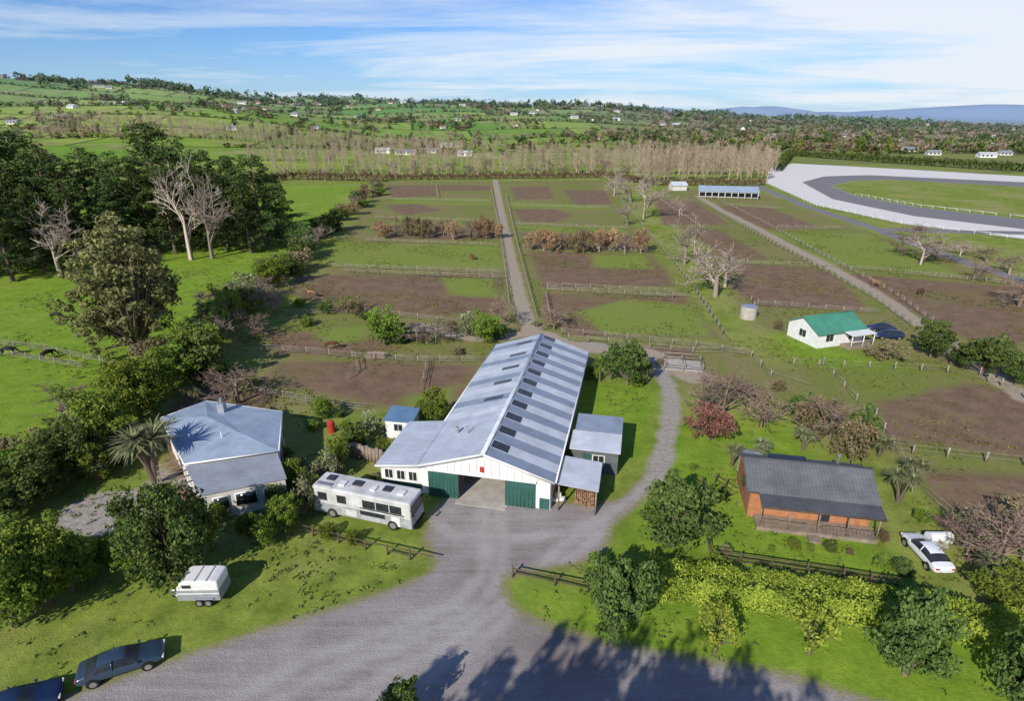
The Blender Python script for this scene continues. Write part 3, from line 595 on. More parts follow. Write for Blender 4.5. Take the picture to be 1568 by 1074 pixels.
# ------------------------------------------------------------------ vehicles
def wheel(par,x,y,r=.32,w=.22,nm='wheel'):
    s=1 if y>0 else -1
    cyl(par,nm,(x,y-w/2,r),(x,y+w/2,r),r,black,18);cyl(par,nm+'_rim',(x,y+s*(w/2-.01),r),(x,y+s*(w/2+.012),r),r*.62,chrome,14)
def car(name,pA,pB,paint,L=4.6,est=0):
    a=site(*pA);b=site(*pB);E=empty(name,((a[0]+b[0])/2,(a[1]+b[1])/2,0),math.atan2(b[1]-a[1],b[0]-a[0]))
    st=[(-2.3,.72,.42,.78,.82,.62),(-2.2,.84,.28,.90,.95,.72),(-1.78,.87,.24,.94,1.0,.74),(-1.15,.88,.22,.94,1.40,.60),(-.35,.89,.22,.93,1.46,.62),(.3,.89,.22,.92,1.43,.60),(1.02,.88,.22,.90,.97,.74),(1.75,.86,.23,.80,.85,.70),(2.2,.78,.28,.68,.72,.60),(2.33,.66,.42,.58,.60,.5)]
    if est: st[1]=(-2.2,.84,.28,.92,1.25,.6);st[2]=(-1.9,.87,.24,.94,1.42,.6);st[0]=(-2.3,.78,.4,.9,.96,.68)
    V=[];Fc=[];mi=[];sx=L/4.6
    for (x,w,l,bt,t,wr) in st: V+=[(x*sx,-w*.94,l),(x*sx,-w,(l+bt)/2),(x*sx,-w*.985,bt),(x*sx,-wr,t),(x*sx,0,t+.03),(x*sx,wr,t),(x*sx,w*.985,bt),(x*sx,w,(l+bt)/2),(x*sx,w*.94,l)]
    for i in range(len(st)-1):
        for j in range(8):
            Fc.append((i*9+j,(i+1)*9+j,(i+1)*9+j+1,i*9+j+1))
            cab=(st[i][4]-st[i][3]>.2) or (st[i+1][4]-st[i+1][3]>.2);both=(st[i][4]-st[i][3]>.2) and (st[i+1][4]-st[i+1][3]>.2)
            gl=(j in (2,5) and cab) or (j in (3,4) and cab and not both);mi.append(1 if gl else 0)
        Fc.append((i*9,i*9+8,(i+1)*9+8,(i+1)*9));mi.append(2)
    Fc.append(tuple(range(9)));mi.append(0);n=len(st)-1;Fc.append(tuple(n*9+k for k in range(9)));mi.append(0)
    o=part(E,'body',V,Fc,[paint,glass,black],smooth=True)
    o.data.polygons.foreach_set('material_index',mi);s=o.modifiers.new('s','SUBSURF');s.levels=s.render_levels=2
    for x in (-1.42*sx,1.42*sx):
        for y in (-.80,.80): wheel(E,x,y);cyl(E,'wheel_arch',(x,y*.98,.36),(x,y*1.085,.36),.39,black,18)
    for y in (-.6,.6):
        box(E,'headlamp',2.2*sx,2.3*sx,y-.16,y+.16,.55,.66,white,.02);box(E,'tail_lamp',-2.3*sx,-2.22*sx,y-.15,y+.15,.68,.82,redp,.02);box(E,'mirror',.85*sx,1.0*sx,y*1.52-.07,y*1.52+.07,.93,1.05,paint,.02)
    for y in (-.62,.62): beampart(E,'door_pillar',[((-.35*sx,y*1.42,.92),(-.35*sx,y*1.03,1.43),.05,.07)],paint)
    box(E,'number_plate',-2.35*sx,-2.33*sx,-.25,.25,.5,.62,white);return E
pb=M('blue_car_paint',.22,.7,.35).col((.05,.085,.13));pw=M('white_car_paint',.25,.5).col((.72,.73,.75));pd=M('dark_blue_car_paint',.3,.5,.2).col((.02,.04,.10))
car('parked_car',(130,1044),(247,1006),pb,4.8);car('parked_car',(-14,1104),(72,1074),pd,4.5);car('parked_car',(1438,878),(1396,832),pw,4.5)
car('parked_car',(1368,508),(1328,506),pd,4.3);car('parked_car',(1378,519),(1340,518),pd,4.3,1)
a=np.array(site(494,790));b=np.array(site(618,816));an=math.atan2(b[1]-a[1],b[0]-a[0]);u=(b-a)/np.linalg.norm(b-a);n_=np.array([-u[1],u[0]]);L=9.6
c=(a+b)/2+n_*1.25
U=empty('house_bus',(c[0],c[1],0),an);bw=plain('bus_white',(.58,.58,.565),.45,.3,.9);bg=plain('bus_grey',(.38,.39,.40),.5,.45,.9)
h=L/2
box(U,'lower_body',-h,h,-1.22,1.22,.38,1.5,bg,.08);box(U,'upper_body',-h+.03,h-.05,-1.2,1.2,1.502,3.0,bw,.16);box(U,'belt_stripe',-h+.1,h-.1,-1.235,1.235,1.42,1.56,bw,.01)
for k,(x0,x1) in enumerate(((-4.2,-3.3),(-2.3,-1.4),(.2,1.4),(1.5,2.7),(2.8,3.9))):
    for s in (-1,1): box(U,'side_window',x0,x1,s*1.215-.01,s*1.215+.01,1.72,2.5,glass,.0)
box(U,'dark_side_panel',-.1,4.1,-1.243,-1.237,1.60,1.70,glass);box(U,'dark_lower_panel',-.1,2.3,-1.226,-1.222,.95,1.40,glass);box(U,'windscreen',h-.06,h+.0,-1.05,1.05,1.65,2.65,glass,.02);box(U,'rear_window',-h-.0,-h+.04,-.8,.8,1.8,2.5,glass)
box(U,'door',2.9,3.7,-1.25,-1.24,.5,1.4,white);box(U,'luggage_locker',-1.5,-.4,-1.25,-1.24,.6,1.25,bw)
for x in (-2.9,3.0):
    for y in (-1.12,1.12): wheel(U,x,y,.48,.3)
for x,y,w in ((-3.6,.3,.8),(-2.2,-.2,.6),(-.9,.2,.9),(.8,-.1,.5),(2.0,.2,.8),(3.4,0,.6)): box(U,'roof_hatch',x-w/2,x+w/2,y-.35,y+.35,3.0,3.14,sky_l if w>.75 else white,.03)
box(U,'roof_rack',-4.4,-3.0,-.9,-.5,3.0,3.1,chrome);box(U,'bumper_front',h-.02,h+.12,-1.1,1.1,.4,.65,black,.03);box(U,'bumper_rear',-h-.1,-h+.02,-1.1,1.1,.4,.65,black,.03)
for y in (-.85,.85): box(U,'headlamp',h,h+.02,y-.15,y+.15,.8,1.05,white)
for y in (-1.4,1.4): beampart(U,'mirror',[((h-.1,y*.87,2.4),(h+.25,y,2.3),.04,.04),((h+.25,y,1.95),(h+.25,y,2.35),.12,.18)],black)
# horse float
a=np.array(site(262,924));b=np.array(site(338,930));an=math.atan2(b[1]-a[1],b[0]-a[0])+.12;c=(np.array(site(307,930)));U=empty('horse_trailer',(c[0],c[1]+1.0,0),an);U.scale=(.92,.92,.95)
tg=plain('float_grey',(.27,.29,.31),.4,.15)
def ext(par,nm,pr,y0,y1,mat,bev=.04):
    n=len(pr);v=[(p[0],y0,p[1]) for p in pr]+[(p[0],y1,p[1]) for p in pr];return part(par,nm,v,[tuple(range(n)),tuple(range(n,2*n))]+[(i,(i+1)%n,n+(i+1)%n,n+i) for i in range(n)],mat,bev)
ext(U,'lower_body',[(-1.75,.45),(-1.75,1.35),(1.6,1.35),(1.6,.45)],-.95,.95,tg);ext(U,'upper_body',[(-1.74,1.352),(-1.7,1.6),(-1.4,2.12),(-1.0,2.3),(1.1,2.3),(1.58,2.2),(1.59,1.352)],-.93,.93,white,.12)
box(U,'side_window',-1.2,-.5,-.945,-.932,1.65,1.95,glass);box(U,'roof_rib',-.2,-.1,-.9,.9,2.3,2.33,tg);box(U,'roof_rib',.7,.8,-.9,.9,2.3,2.33,tg);box(U,'stripe',-1.7,1.58,-.965,-.951,1.1,1.2,white)
for x in (-.05,.65):
    for y in (-1.02,1.02): wheel(U,x,y,.33,.2)
for y in (-1,1): box(U,'mudguard',-.5,1.1,y*1.03-.13,y*1.03+.13,.70,.76,tg,.03)
beampart(U,'drawbar',[((-1.75,-.6,.5),(-2.9,0,.5),.08,.1),((-1.75,.6,.5),(-2.9,0,.5),.08,.1),((-2.85,0,.5),(-3.1,0,.52),.1,.1)],chrome);cyl(U,'jockey_wheel',(-2.6,-.05,.15),(-2.6,.05,.15),.15,black);beampart(U,'jockey_post',[((-2.6,0,.15),(-2.6,0,.8),.05,.05)],chrome)
# ------------------------------------------------------------------ animals
def beast(nm,graze,mat,cow=False):
    v=[(-.7,0,1.28,.27),(0,0,1.22,.29 if not cow else .36),(.55,0,1.25,.28)];e=[(0,1),(1,2)]
    if graze: v+=[(.95,0,1.05,.17),(1.25,0,.62,.12),(1.4,0,.42,.11),(1.5,0,.16,.07)]
    else: v+=[(.9,0,1.55,.17),(1.15,0,1.85,.12),(1.3,0,1.85,.12),(1.65,0,1.6,.08)]
    e+=[(2,3),(3,4),(4,5),(5,6)]
    v+=[(-.98,0,1.2,.06),(-1.06,0,.65,.05)];e+=[(0,7),(7,8)]
    for s in (-1,1):
        k=len(v);v+=[(-.78,s*.2,1.05,.17),(-.62,s*.22,.8,.11),(-.86,s*.22,.5,.06),(-.8,s*.22,.12,.045),(-.74,s*.22,.03,.06)];e+=[(0,k),(k,k+1),(k+1,k+2),(k+2,k+3),(k+3,k+4)]
        k=len(v);v+=[(.58,s*.19,.95,.13),(.62,s*.2,.5,.06),(.6,s*.2,.12,.045),(.66,s*.2,.03,.06)];e+=[(2,k),(k,k+1),(k+1,k+2),(k+2,k+3)]
        k=len(v);p=v[5];v+=[(p[0]-.05,s*.09,p[2]+.17,.025)];e+=[(5,k)]
    me=bpy.data.meshes.new(nm);me.from_pydata([q[:3] for q in v],e,[]);o=link(bpy.data.objects.new(nm+'_src',me))
    m=o.modifiers.new('s','SKIN');me.skin_vertices[0].data[0].use_root=True
    for i,q in enumerate(v): me.skin_vertices[0].data[i].radius=(q[3]*.95,q[3])
    sb=o.modifiers.new('b','SUBSURF');sb.levels=sb.render_levels=1
    dg=bpy.context.evaluated_depsgraph_get();m2=bpy.data.meshes.new_from_object(o.evaluated_get(dg));m2.materials.clear();m2.materials.append(mat)
    for p in m2.polygons: p.use_smooth=True
    bpy.data.objects.remove(o);return m2
coat=lambda n,c:plain(n,c,.7,.2)
hb=beast('horse',True,coat('bay_coat',(.12,.05,.025)));hr=beast('horse',False,coat('chestnut_coat',(.26,.14,.08)));cw=beast('cow',True,coat('black_coat',(.02,.018,.016)),True)
for (nm,me_,px,py,rt) in (('cow',cw,88,490,0),('cow',cw,15,545,.4),('cow',cw,76,550,1.2),('horse',hr,478,456,3.0),('horse',hb,508,536,.3),('horse',hr,855,388,1),('horse',hb,723,398,2),
  ('horse',hb,1408,452,.5),('horse',hr,1340,440,2.2)):
    o=link(bpy.data.objects.new(nm,me_));x,y=site(px,py);o.location=(x,y,0);o.rotation_euler=(0,0,rt)
# ------------------------------------------------------------------ named trees
P3=lambda k,n:k+str(random.randrange(n))
for px,yb,yt,w in ((-40,400,190,150),(15,392,182,130),(60,385,190,140),(105,395,212,130),(150,380,222,110),(195,378,228,110),(250,362,180,135),(225,385,232,100),(285,372,205,100),(330,372,222,95),(372,375,232,95),(405,380,230,105),(430,372,262,60),(-80,420,200,160),(-20,425,245,120),(40,405,240,100),(130,402,270,90),(310,380,245,85),(180,395,265,85),(70,415,280,90),(350,385,255,75),(20,430,290,80),(385,388,270,70),(270,388,255,80)):
    T(P3('pine',3),px,yb,yt,w)
for px,yb,yt,w in ((293,398,238,95),(325,396,262,80),(92,424,300,80)): T(P3('bare',3),px,yb,yt,w)
T('gum',215,548,325,180)
for k,px,yb,yt,w in (('biggreen',20,760,690,110),('green0',165,700,590,100),('biggreen',215,640,545,110),('green1',262,600,525,85),('brn',240,580,515,70),('grey',125,690,615,75),('dark0',55,770,690,110),('bigdark',105,740,650,100),('dark1',15,800,740,90),('brn',30,720,665,80),('dark0',290,560,500,55),('yel',190,640,590,50),('green2',150,735,680,70),('bareb0',100,640,590,70)): T(k,px,yb,yt,w)
T('cab',240,742,640,110);T('cab',190,712,650,70);T('cab',262,690,640,60);T('cab',150,735,690,60)
for k,px,yb,yt,w in (('biggreen',25,960,820,130),('biggreen',78,925,795,110),('green1',112,905,830,88),('grey',-20,930,800,100),('bigdark',268,892,740,146),('green1',222,880,812,75),('green1',310,850,760,60)): T(k,px,yb,yt,w)
for px,yb,yt,w in ((410,838,785,42),(440,815,755,50),(465,790,738,50),(478,765,718,46),(500,740,694,46),(520,715,668,42),(545,690,645,38),(570,672,628,38),(450,745,700,40),(430,780,742,36),(130,880,820,60),(165,865,822,50),(200,850,818,44),(590,700,668,26),(500,825,803,30),(540,832,812,26),(335,800,770,30),(380,820,790,34)):
    T(random.choice(['shrub0','shrub1','green0','dshrub','green1','grey']),px,yb,yt,w)
T('green1',665,650,593,52);T('cab',300,622,590,32);T('bareb0',365,618,560,95);T('bareb1',345,610,570,60);T('green0',495,642,605,32)
T('green2',590,530,470,62);T('dshrub',610,527,495,40);T('green0',745,525,478,45);T('grey',715,515,478,35);T('dshrub',765,520,492,30);T('brn',540,480,455,40)
T('bareb0',655,525,492,80);T('bareb1',772,500,445,45);T('bareb0',848,505,465,45)
T('dark1',960,590,520,72);T('palm',990,588,555,30);T('palm',918,585,548,35);T('cab',935,582,556,30);T('shrub0',905,580,560,30);T('shrub1',975,592,570,26)
T('red',1085,675,618,82);T('bareb0',1105,640,562,90);T('bareb1',1165,655,590,80);T('bareb1',1135,612,570,60);T('bareb0',1075,630,585,60)
T('dark0',1030,838,740,118)
for px,yb,yt,w in ((1120,715,678,35),(1165,702,675,40),(1375,770,715,55),(1395,740,700,45),(1345,700,665,50),(1505,900,850,60),(1230,690,655,40)): T('cab',px,yb,yt,w)
for px,yb,yt,w in ((940,968,852,108),(1385,1035,915,124),(1555,1090,960,110)): T(P3('dark',2),px,yb,yt,w)
for px,yb,yt,w in ((1093,1003,925,80),(1238,1003,928,84)): T('yel',px,yb,yt,w)
T('dark0',615,1112,1046,70)
for px,yb,yt,w in ((1270,675,600,80),(1300,705,640,70),(1240,660,610,60),(1315,690,620,60),(1225,640,600,45)): T(random.choice(['bareb0','dshrub','brn','green0','bareb1']),px,yb,yt,w)
for k,px,yb,yt,w in (('bareb0',1520,870,785,110),('bareb1',1480,850,800,80),('bare0',1565,860,790,90),('green1',1540,930,870,100),('grey',1490,830,790,60),('brn',1560,810,760,70),('bareb1',1540,850,770,90),('bareb0',1455,820,780,60)): T(k,px,yb,yt,w)
for px,yb,yt,w in ((1425,548,490,58),(1502,575,512,72),(1555,590,540,50),(1470,560,530,40)): T(P3('dark',2),px,yb,yt,w)
for px,yb,yt,w in ((1362,552,520,50),(1335,545,528,30),(1190,600,580,22),(1190,505,488,18)): T('brn',px,yb,yt,w)
for px,yb,yt,w in ((1095,455,362,95),(1048,405,322,60),(1040,330,300,30),(965,310,258,60),(985,335,262,60),(940,300,262,40),(1580,440,400,70),(1110,440,385,60),(960,345,300,40)): T(P3('bare',3),px,yb,yt,w)
for px,yb,yt,w in ((1410,405,352,85),(1380,390,355,40),(1435,398,362,50),(1470,392,368,45),(1510,402,375,50),(1545,420,385,60),(1560,470,420,70),(1400,365,340,50),(1490,430,395,50)): T(random.choice(['bareb0','bareb1','bare1']),px,yb,yt,w,'hawthorn_bush')
for px in range(588,765,16): T(random.choice(['or','or','bareb0','brn','or']),px+random.uniform(-6,6),362+random.uniform(-4,4)+(px-585)*.03,333+random.uniform(-5,6),30+random.uniform(-8,8))
for px in range(815,985,16): T(random.choice(['or','or','or','brn','bareb1']),px+random.uniform(-6,6),382+random.uniform(-4,4)+(px-815)*.03,350+random.uniform(-4,6),32)
bd=[(300,585),(330,520),(370,480),(410,450),(445,415),(475,385),(505,355),(535,325),(560,305),(580,290)]
for (x0,y0),(x1,y1) in zip(bd[:-1],bd[1:]):
    n=5
    for k in range(n):
        t=k/n;px=x0+(x1-x0)*t+random.uniform(-10,10);py=y0+(y1-y0)*t+random.uniform(-4,8);s=(py-180)/300
        T(random.choice(['green0','dark0','grey','bareb0','dark1','dshrub','bareb1','bare0','brn']),px,py,py-random.uniform(32,62)*s,random.uniform(40,70)*s)
for px,yb,yt,w in ((330,480,440,50),(345,520,470,60),(425,480,435,50),(390,520,480,50)): T('bareb0',px,yb,yt,w)
for px,yb,w in ((460,470,20),(500,480,30),(530,472,25),(560,490,20),(470,500,22),(640,520,16),(690,505,20),(700,545,16),(820,500,14),(1010,560,16),(520,640,20),(480,660,24),(530,660,22),(460,720,26),(440,700,20),(1110,850,22),(1095,870,30),(1215,840,20),(1270,845,22),(1105,760,18),(1350,830,24),(1345,870,20),(600,740,14),(640,748,12),(700,540,14),(380,590,26),(1060,720,14),(1380,880,30),(1410,800,26),(620,735,10),(575,735,16),(1180,845,12),(1240,842,12),(1300,850,14),(1135,700,20),(870,560,12),(420,640,22),(400,700,18)):
    T(random.choice(['shrub0','shrub1','dshrub','brn','grey']),px,yb,yb-w*.75,w)
# tall trees standing behind the drone; their shadows reach the road
for i in range(26):
    put(['biggreen','bigdark'][i%2],-19+17.5*(i%13)/12+random.uniform(-.6,.6),-1.5-4.5*(i//13)+random.uniform(-1.5,1.5),random.uniform(19.5,23.5),8.5,name='roadside_tree')
# ------------------------------------------------------------------ hedges
def hedge(name,pts,w,h,mat,per,ls,seed=1,rag=1.0):
    r=np.random.default_rng(seed);P=np.array(sites(pts));Cs=[];Ns=[]
    for a,b in zip(P[:-1],P[1:]):
        L=np.linalg.norm(b-a);n=int(L*per);u=(b-a)/L;nn=np.array([-u[1],u[0]]);t=r.uniform(0,L,n)
        ph=r.uniform(0,math.pi,n);rad=r.uniform(.55,1.08,n)**.5
        bump=1+rag*(.16*np.sin(t*1.3+seed)+.12*np.sin(t*3.1)+.08*np.sin(t*.6))+r.normal(0,.04,n)
        cx=np.sign(np.cos(ph))*np.abs(np.cos(ph))**.45*w/2*rad*bump;cz=np.abs(np.sin(ph))**.45*h*rad*bump
        C=np.stack([a[0]+u[0]*t+nn[0]*cx,a[1]+u[1]*t+nn[1]*cx,cz],1);Cs.append(C)
        Ns.append(np.stack([nn[0]*np.cos(ph),nn[1]*np.cos(ph),np.sin(ph)],1))
    C=np.concatenate(Cs);V,Fq=leafquads(C,np.concatenate(Ns),ls,r);lv=np.clip(.6*r.uniform(0,1,len(C))+.3*np.sin(C[:,0]*1.7)*np.sin(C[:,1]*1.3)+.25,0,1)
    link(bpy.data.objects.new(name,new_mesh(name,V,Fq,[mat],None,lv)))
hedge('boundary_hedge',[(985,900),(1150,920),(1300,940),(1420,958),(1560,988),(1700,1012)],3.2,1.9,lf_yel,900,.105,1,.45)
hedge('boundary_hedge',[(900,888),(945,893),(990,899)],2.2,1.6,lf_green,500,.13,2)
hedge('shelter_hedge',[(1190,262),(1210,240),(1330,248),(1480,258),(1650,268)],5,5,lf_dark,45,.7,3)
hedge('field_hedge',[(60,275),(200,270),(330,285),(450,275),(590,278)],4,4,lf_brown,40,.6,4)
hedge('field_hedge',[(590,276),(750,274),(925,272),(1000,284),(1170,284)],3,3.0,lf_brown,40,.5,5)
# ------------------------------------------------------------------ merged distant masses
def scatter(name,keys,pts,hs,ws,seed=1):
    r=np.random.default_rng(seed);pts=np.asarray(pts,float);hs=np.broadcast_to(hs,(len(pts),));ws=np.broadcast_to(ws,(len(pts),))
    pick=r.integers(0,len(keys),len(pts));Vs=[];Fs=[];ms=[];ls=[];o=0;mats=[]
    for ki,k in enumerate(keys):
        H,W,arr,mt=(PR[k][2],PR[k][3],PR[k][4],PR[k][5]) if k in PR else FARP[k]
        off=len(mats);mats+=mt;idx=np.where(pick==ki)[0];m=len(idx)
        if not m: continue
        a=r.uniform(0,6.28,m);V0=arr[0];sx=(ws[idx]/W)[:,None];sz=(hs[idx]/H)[:,None];c=np.cos(a)[:,None];s=np.sin(a)[:,None]
        X=(V0[None,:,0]*c-V0[None,:,1]*s)*sx+pts[idx,0][:,None];Y=(V0[None,:,0]*s+V0[None,:,1]*c)*sx+pts[idx,1][:,None]
        Z=V0[None,:,2]*sz+hgt(pts[idx,0],pts[idx,1])[:,None]-.2
        Vs.append(np.stack([X,Y,Z],-1).reshape(-1,3));nv=len(V0)
        Fs.append((arr[1][None]+(np.arange(m)*nv)[:,None,None]).reshape(-1,4)+o);o+=m*nv
        ms.append(np.tile(arr[2],m)+off);tv=r.uniform(-.25,.25,m)
        ls.append(np.clip(np.tile(arr[3],m).reshape(m,-1)+tv[:,None],0,1).ravel())
    link(bpy.data.objects.new(name,new_mesh(name,np.concatenate(Vs),np.concatenate(Fs),mats,np.concatenate(ms),np.concatenate(ls))))
FARP={}
for i,(nm,mt) in enumerate((('fdark',lf_dark),('fgreen',lf_green),('fbrown',lf_brown),('fpine',lf_pine))):
    FARP[nm]=(8,8,make_broad(8,8,.05,8,8,1.15,seed=90+i,cl=.24,cone=.5 if nm=='fpine' else 0),[bark,mt])
FARP['fbare']=(10,7,make_bare(10,7,seed=99,levels=3,kids=3,twig=.09),[bark_pink])
def row(p0,p1,sp,jit=1.5):
    a=np.array(site(*p0));b=np.array(site(*p1));n=max(2,int(np.linalg.norm(b-a)/sp));t=np.linspace(0,1,n)[:,None];return a+(b-a)*t+RG.normal(0,jit,(n,2))
pp=np.concatenate([row((80,232),(700,238),3.2),row((60,226),(760,231),4),row((380,250),(1000,256),4),row((420,262),(760,266),5),row((780,262),(1180,270),3.5),row((900,248),(1185,255),3.5),row((980,276),(1180,274),3),row((985,268),(1180,264),2.8),row((985,260),(1182,258),2.8),row((780,240),(1000,243),4),row((420,243),(720,246),5),row((-100,240),(90,236),4)])
hh=RG.uniform(10,16,len(pp))+np.where(pp[:,0]>95,3,0)
scatter('poplar_plantation',['pop0','pop1','pop2'],pp,hh,RG.uniform(3,5,len(pp)),3)
pp=np.concatenate([row((440,276),(600,273),9),row((600,270),(980,270),7),row((640,218),(1000,222),9,6)])
scatter('bare_tree_row',['fbare','bareb0','fbare'],pp,RG.uniform(6,12,len(pp)),RG.uniform(6,9,len(pp)),4)
pts=[];ca,sa=math.cos(math.radians(9)),math.sin(math.radians(9))
for k in range(-2,40):
    for i in range(-1500,1500,5):
        if RG.uniform()<.6+.4*math.sin(k*2.1+i/170): pts.append((i*1.0+RG.normal(0,1.5),k*85+RG.normal(0,1)))
    for q in range(-12,12):
        if RG.uniform()<.5:
            x0=q*150+(67 if k%2 else 0)
            for j in range(0,85,6): pts.append((x0+RG.normal(0,1.5),k*85+j))
pts=np.array(pts);pw_=np.stack([pts[:,0]*ca-pts[:,1]*sa,pts[:,0]*sa+pts[:,1]*ca],1)
rr=np.hypot(pw_[:,0],pw_[:,1]);k=(pw_[:,1]>560)&(rr<2100)&(np.abs(pw_[:,0])<pw_[:,1]*1.02);pw_=pw_[k]
scatter('hedgerow_trees',['fdark','fgreen','fbrown','fdark','fpine'],pw_,RG.uniform(1.8,5.0,len(pw_)),RG.uniform(5,8.5,len(pw_)),5)
pts=[]
for _ in range(320):
    r_=RG.uniform(480,2500);th=RG.uniform(-.75,.75);cx,cy=r_*math.sin(th),r_*math.cos(th)
    for j in range(RG.integers(2,14)): pts.append((cx+RG.normal(0,16+r_*.010),cy+RG.normal(0,7)))
for _ in range(1500):
    r_=RG.uniform(360,1900);th=RG.uniform(.22,.82);pts.append((r_*math.sin(th)+RG.normal(0,10),r_*math.cos(th)+RG.normal(0,10)))
pts=np.array(pts)
trk2=sdf_poly(pts[:,0],pts[:,1],sites([(1100,235),(1600,240),(2300,290),(2300,500),(1500,420),(1000,300)]))
pts=pts[(trk2<0)&(pts[:,1]>330)]
k=~((np.abs(pts[:,0])<250)&(pts[:,1]<560));pts=pts[k]
scatter('distant_trees',['fdark','fgreen','fbrown','fpine','fbare','fbrown','fbare'],pts,RG.uniform(4,12,len(pts)),RG.uniform(7,13,len(pts)),6)
pts=[]
for _ in range(110):
    r_=RG.uniform(1400,2300);th=RG.uniform(-.8,.6);k_=RG.uniform(10,45)
    for j in range(RG.integers(3,18)): pts.append((r_*math.sin(th)+RG.normal(0,k_),r_*math.cos(th)+RG.normal(0,10)))
pts=np.array(pts);scatter('hill_trees',['fpine','fdark','fdark'],pts,RG.uniform(6,17,len(pts)),RG.uniform(12,24,len(pts)),7)
rooves=[plain('grey_far_roof',(.25,.26,.28)),plain('red_far_roof',(.3,.12,.08)),plain('white_far_roof',(.5,.5,.5))]
def hmesh(L,D,e,r,wm,rm,nm):
    o=.5;V=[(0,0,-3),(L,0,-3),(L,D,-3),(0,D,-3),(0,0,e),(L,0,e),(L,D,e),(0,D,e),(0,D/2,r),(L,D/2,r),(-o,-o,e-.2),(L+o,-o,e-.2),(L+o,D+o,e-.2),(-o,D+o,e-.2),(-o,D/2,r+.15),(L+o,D/2,r+.15)]
    Fc=[(0,1,5,4),(1,2,6,5),(2,3,7,6),(3,0,4,7),(4,7,8),(5,9,6),(10,11,15,14),(12,13,14,15)];mi=[0]*6+[1]*2
    for wx in np.arange(1.5,L-2,3.2):
        b=len(V);V+=[(wx,-.05,.9),(wx+1.5,-.05,.9),(wx+1.5,-.05,2.2),(wx,-.05,2.2)];Fc.append((b,b+1,b+2,b+3));mi.append(2)
    me=bpy.data.meshes.new(nm);me.from_pydata(V,[],Fc);me.materials.append(wm);me.materials.append(rm);me.materials.append(glass);me.polygons.foreach_set('material_index',mi);return me
hm=[hmesh(11,7,2.4,4.2,cream,rooves[0],'far_house'),hmesh(13,8,2.6,4.4,white,rooves[2],'far_house'),hmesh(10,7,2.4,4.2,cream,rooves[1],'far_house'),hmesh(18,8,2.8,4.4,cream,rooves[0],'far_shed')]
for _ in range(105):
    r_=RG.uniform(700,2300);th=RG.uniform(-.72,.75);x,y=r_*math.sin(th),r_*math.cos(th)
    o=link(bpy.data.objects.new('farmhouse',hm[RG.integers(0,4)]));o.location=(x,y,float(hgt(x,y))+.2);o.rotation_euler=(0,0,RG.uniform(-1.2,1.2))
for px,py,m_ in ((575,240,1),(605,241,3),(650,238,0),(700,241,1),(450,216,0),(1380,236,3),(1420,240,0),(1500,243,1),(1530,240,0)):
    x,y=site(px,py);o=link(bpy.data.objects.new('farmhouse',hm[m_]));o.location=(x,y,float(hgt(x,y)));o.rotation_euler=(0,0,random.uniform(-.2,.2))
# ------------------------------------------------------------------ small yard things
x,y=site(655,522);G=empty('garden_gazebo',(x,y,0));beampart(G,'frame',[((a_,b_,0),(a_,b_,2.2),.1,.1) for a_ in (-1.5,1.5) for b_ in (-1.5,1.5)]+[((-3,b_,2.25),(3,b_,2.25),.1,.12) for b_ in (-1.5,0,1.5)]+[((a_,-2.2,2.36),(a_,2.2,2.36),.07,.08) for a_ in (-2.5,-1.5,-.5,.5,1.5,2.5)],fw)
x,y=site(850,768);G=empty('feed_sacks',(x,y,0))
for i,(dx,dy,dz) in enumerate(((0,0,0),(.7,.1,0),(.3,.7,0),(.3,.3,.35),(-.5,.6,0))): box(G,'sack',dx-.35,dx+.3,dy-.25,dy+.25,dz+.02,dz+.36,white,.12)
x,y=site(1045,560);G=empty('stock_yard_pen',(x,y,0),-.2);box(G,'pad',-2.6,2.6,-1.9,1.9,.0,.08,conc)
beampart(G,'pen_rails',[((a_,b_,0),(a_,b_,1.2),.12,.12) for a_ in (-2.6,0,2.6) for b_ in (-1.9,1.9)]+[((-2.6,b_,z_),(2.6,b_,z_),.05,.1) for b_ in (-1.9,1.9) for z_ in (.5,1.1)]+[((a_,-1.9,z_),(a_,1.9,z_),.05,.1) for a_ in (-2.6,0,2.6) for z_ in (.5,1.1)],fw)
x,y=site(1434,836);tk=empty('gas_tank',(x,y,0));cyl(tk,'tank',(-.9,0,.8),(.9,0,.8),.5,white,18);box(tk,'cradle',-.7,.7,-.4,.4,0,.35,conc)
x,y=site(575,548);G=empty('log_pile',(x,y,0))
for i in range(9): cyl(G,'log',(random.uniform(-1.5,-.5),(i%4)*.4-.6,.2+.33*(i//4)),(random.uniform(1,2),(i%4)*.4-.5,.2+.33*(i//4)),.19,wood,9)
# ------------------------------------------------------------------ light, sky, camera
EL=math.radians(32);sd=np.array([.50,.866])
to=Vector((-sd[0]*math.cos(EL),-sd[1]*math.cos(EL),math.sin(EL)))
sun=bpy.data.lights.new('sun','SUN');sun.energy=5.0;sun.angle=math.radians(.5);sun.color=(1,.94,.84)
so=link(bpy.data.objects.new('sun',sun));so.rotation_euler=to.to_track_quat('Z','Y').to_euler();so.location=(-40,-60,80)
w=bpy.data.worlds.new('World');bpy.context.scene.world=w;w.use_nodes=True;nt=w.node_tree
bgn=nt.nodes['Background'];bgn.inputs[1].default_value=.085
sk=nt.nodes.new('ShaderNodeTexSky');sk.sky_type='NISHITA';sk.sun_disc=False;sk.sun_elevation=EL;sk.sun_rotation=math.atan2(to.x,to.y);sk.air_density=1.0;sk.dust_density=.3;sk.ozone_density=3.0;sk.altitude=50
tc=nt.nodes.new('ShaderNodeTexCoord');sep=nt.nodes.new('ShaderNodeSeparateXYZ');nt.links.new(tc.outputs['Generated'],sep.inputs[0])
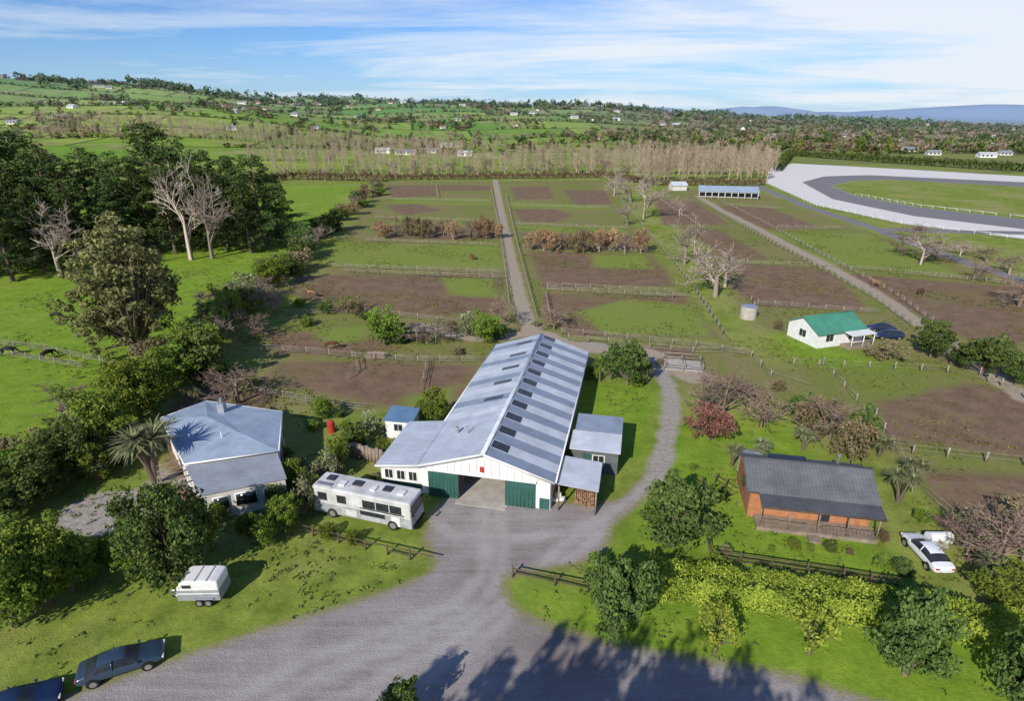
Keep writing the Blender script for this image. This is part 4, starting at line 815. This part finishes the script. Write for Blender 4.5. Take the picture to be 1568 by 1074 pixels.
def wm(op,a,b=0,cl=False):
    n=nt.nodes.new('ShaderNodeMath');n.operation=op;n.use_clamp=cl
    for i,v in enumerate((a,b)):
        if isinstance(v,bpy.types.NodeSocket): nt.links.new(v,n.inputs[i])
        else: n.inputs[i].default_value=v
    return n.outputs[0]
def wmix(f,a,b,mode='MIX'):
    n=nt.nodes.new('ShaderNodeMix');n.data_type='RGBA';n.blend_type=mode
    for i,v in ((0,f),(6,a),(7,b)):
        if isinstance(v,bpy.types.NodeSocket): nt.links.new(v,n.inputs[i])
        else: n.inputs[i].default_value=v
    return n.outputs[2]
z=wm('ADD',wm('MAXIMUM',sep.outputs[2],0),.07);cb=nt.nodes.new('ShaderNodeCombineXYZ')
nt.links.new(wm('DIVIDE',sep.outputs[0],z),cb.inputs[0]);nt.links.new(wm('DIVIDE',sep.outputs[1],z),cb.inputs[1])
def wn(scale,loc,detail,sc=(1,1,1),rot=0,dist=0):
    mp=nt.nodes.new('ShaderNodeMapping');mp.inputs['Location'].default_value=loc;mp.inputs['Scale'].default_value=sc;mp.inputs['Rotation'].default_value=(0,0,rot);nt.links.new(cb.outputs[0],mp.inputs[0])
    n=nt.nodes.new('ShaderNodeTexNoise');n.inputs['Scale'].default_value=scale;n.inputs['Detail'].default_value=detail;n.inputs['Roughness'].default_value=.62;n.inputs['Distortion'].default_value=dist;nt.links.new(mp.outputs[0],n.inputs['Vector']);return n.outputs['Fac']
c1=wn(.28,(3,1,0),8,(.8,1.5,1),.25,.4);bias=wm('MULTIPLY',sep.outputs[0],.20);up=wm('MULTIPLY',sep.outputs[2],.7)
dens=wm('ADD',wm('ADD',c1,bias),up)
mr=nt.nodes.new('ShaderNodeMapRange');nt.links.new(dens,mr.inputs[0]);mr.inputs[1].default_value=.48;mr.inputs[2].default_value=.66
hz=wm('SUBTRACT',1,wm('MULTIPLY',sep.outputs[2],8),True);hz=wm('MULTIPLY',wm('POWER',hz,1.6),.6)
upk=wm('SUBTRACT',1,wm('MULTIPLY',wm('SUBTRACT',sep.outputs[2],.22),4,True),True)
base=wmix(1.0,sk.outputs[0],(.74,1.05,1.55,1),'MULTIPLY')
c_=wmix(hz,base,(5.6,7.6,10.1,1))
c_=wmix(wm('MULTIPLY',wm('MULTIPLY',mr.outputs[0],.92),upk),c_,(9.9,10.5,11.2,1))
nt.links.new(c_,bgn.inputs[0])
cam=bpy.data.cameras.new('camera');co=link(bpy.data.objects.new('camera',cam));co.location=(0,0,HC);co.rotation_euler=(math.pi/2-PITCH,0,0)
cam.sensor_width=36;cam.lens=F/1568*36;cam.clip_end=30000;cam.clip_start=.5
sc_=bpy.context.scene;sc_.camera=co;sc_.view_settings.view_transform='Standard';sc_.view_settings.look='None';sc_.view_settings.exposure=0
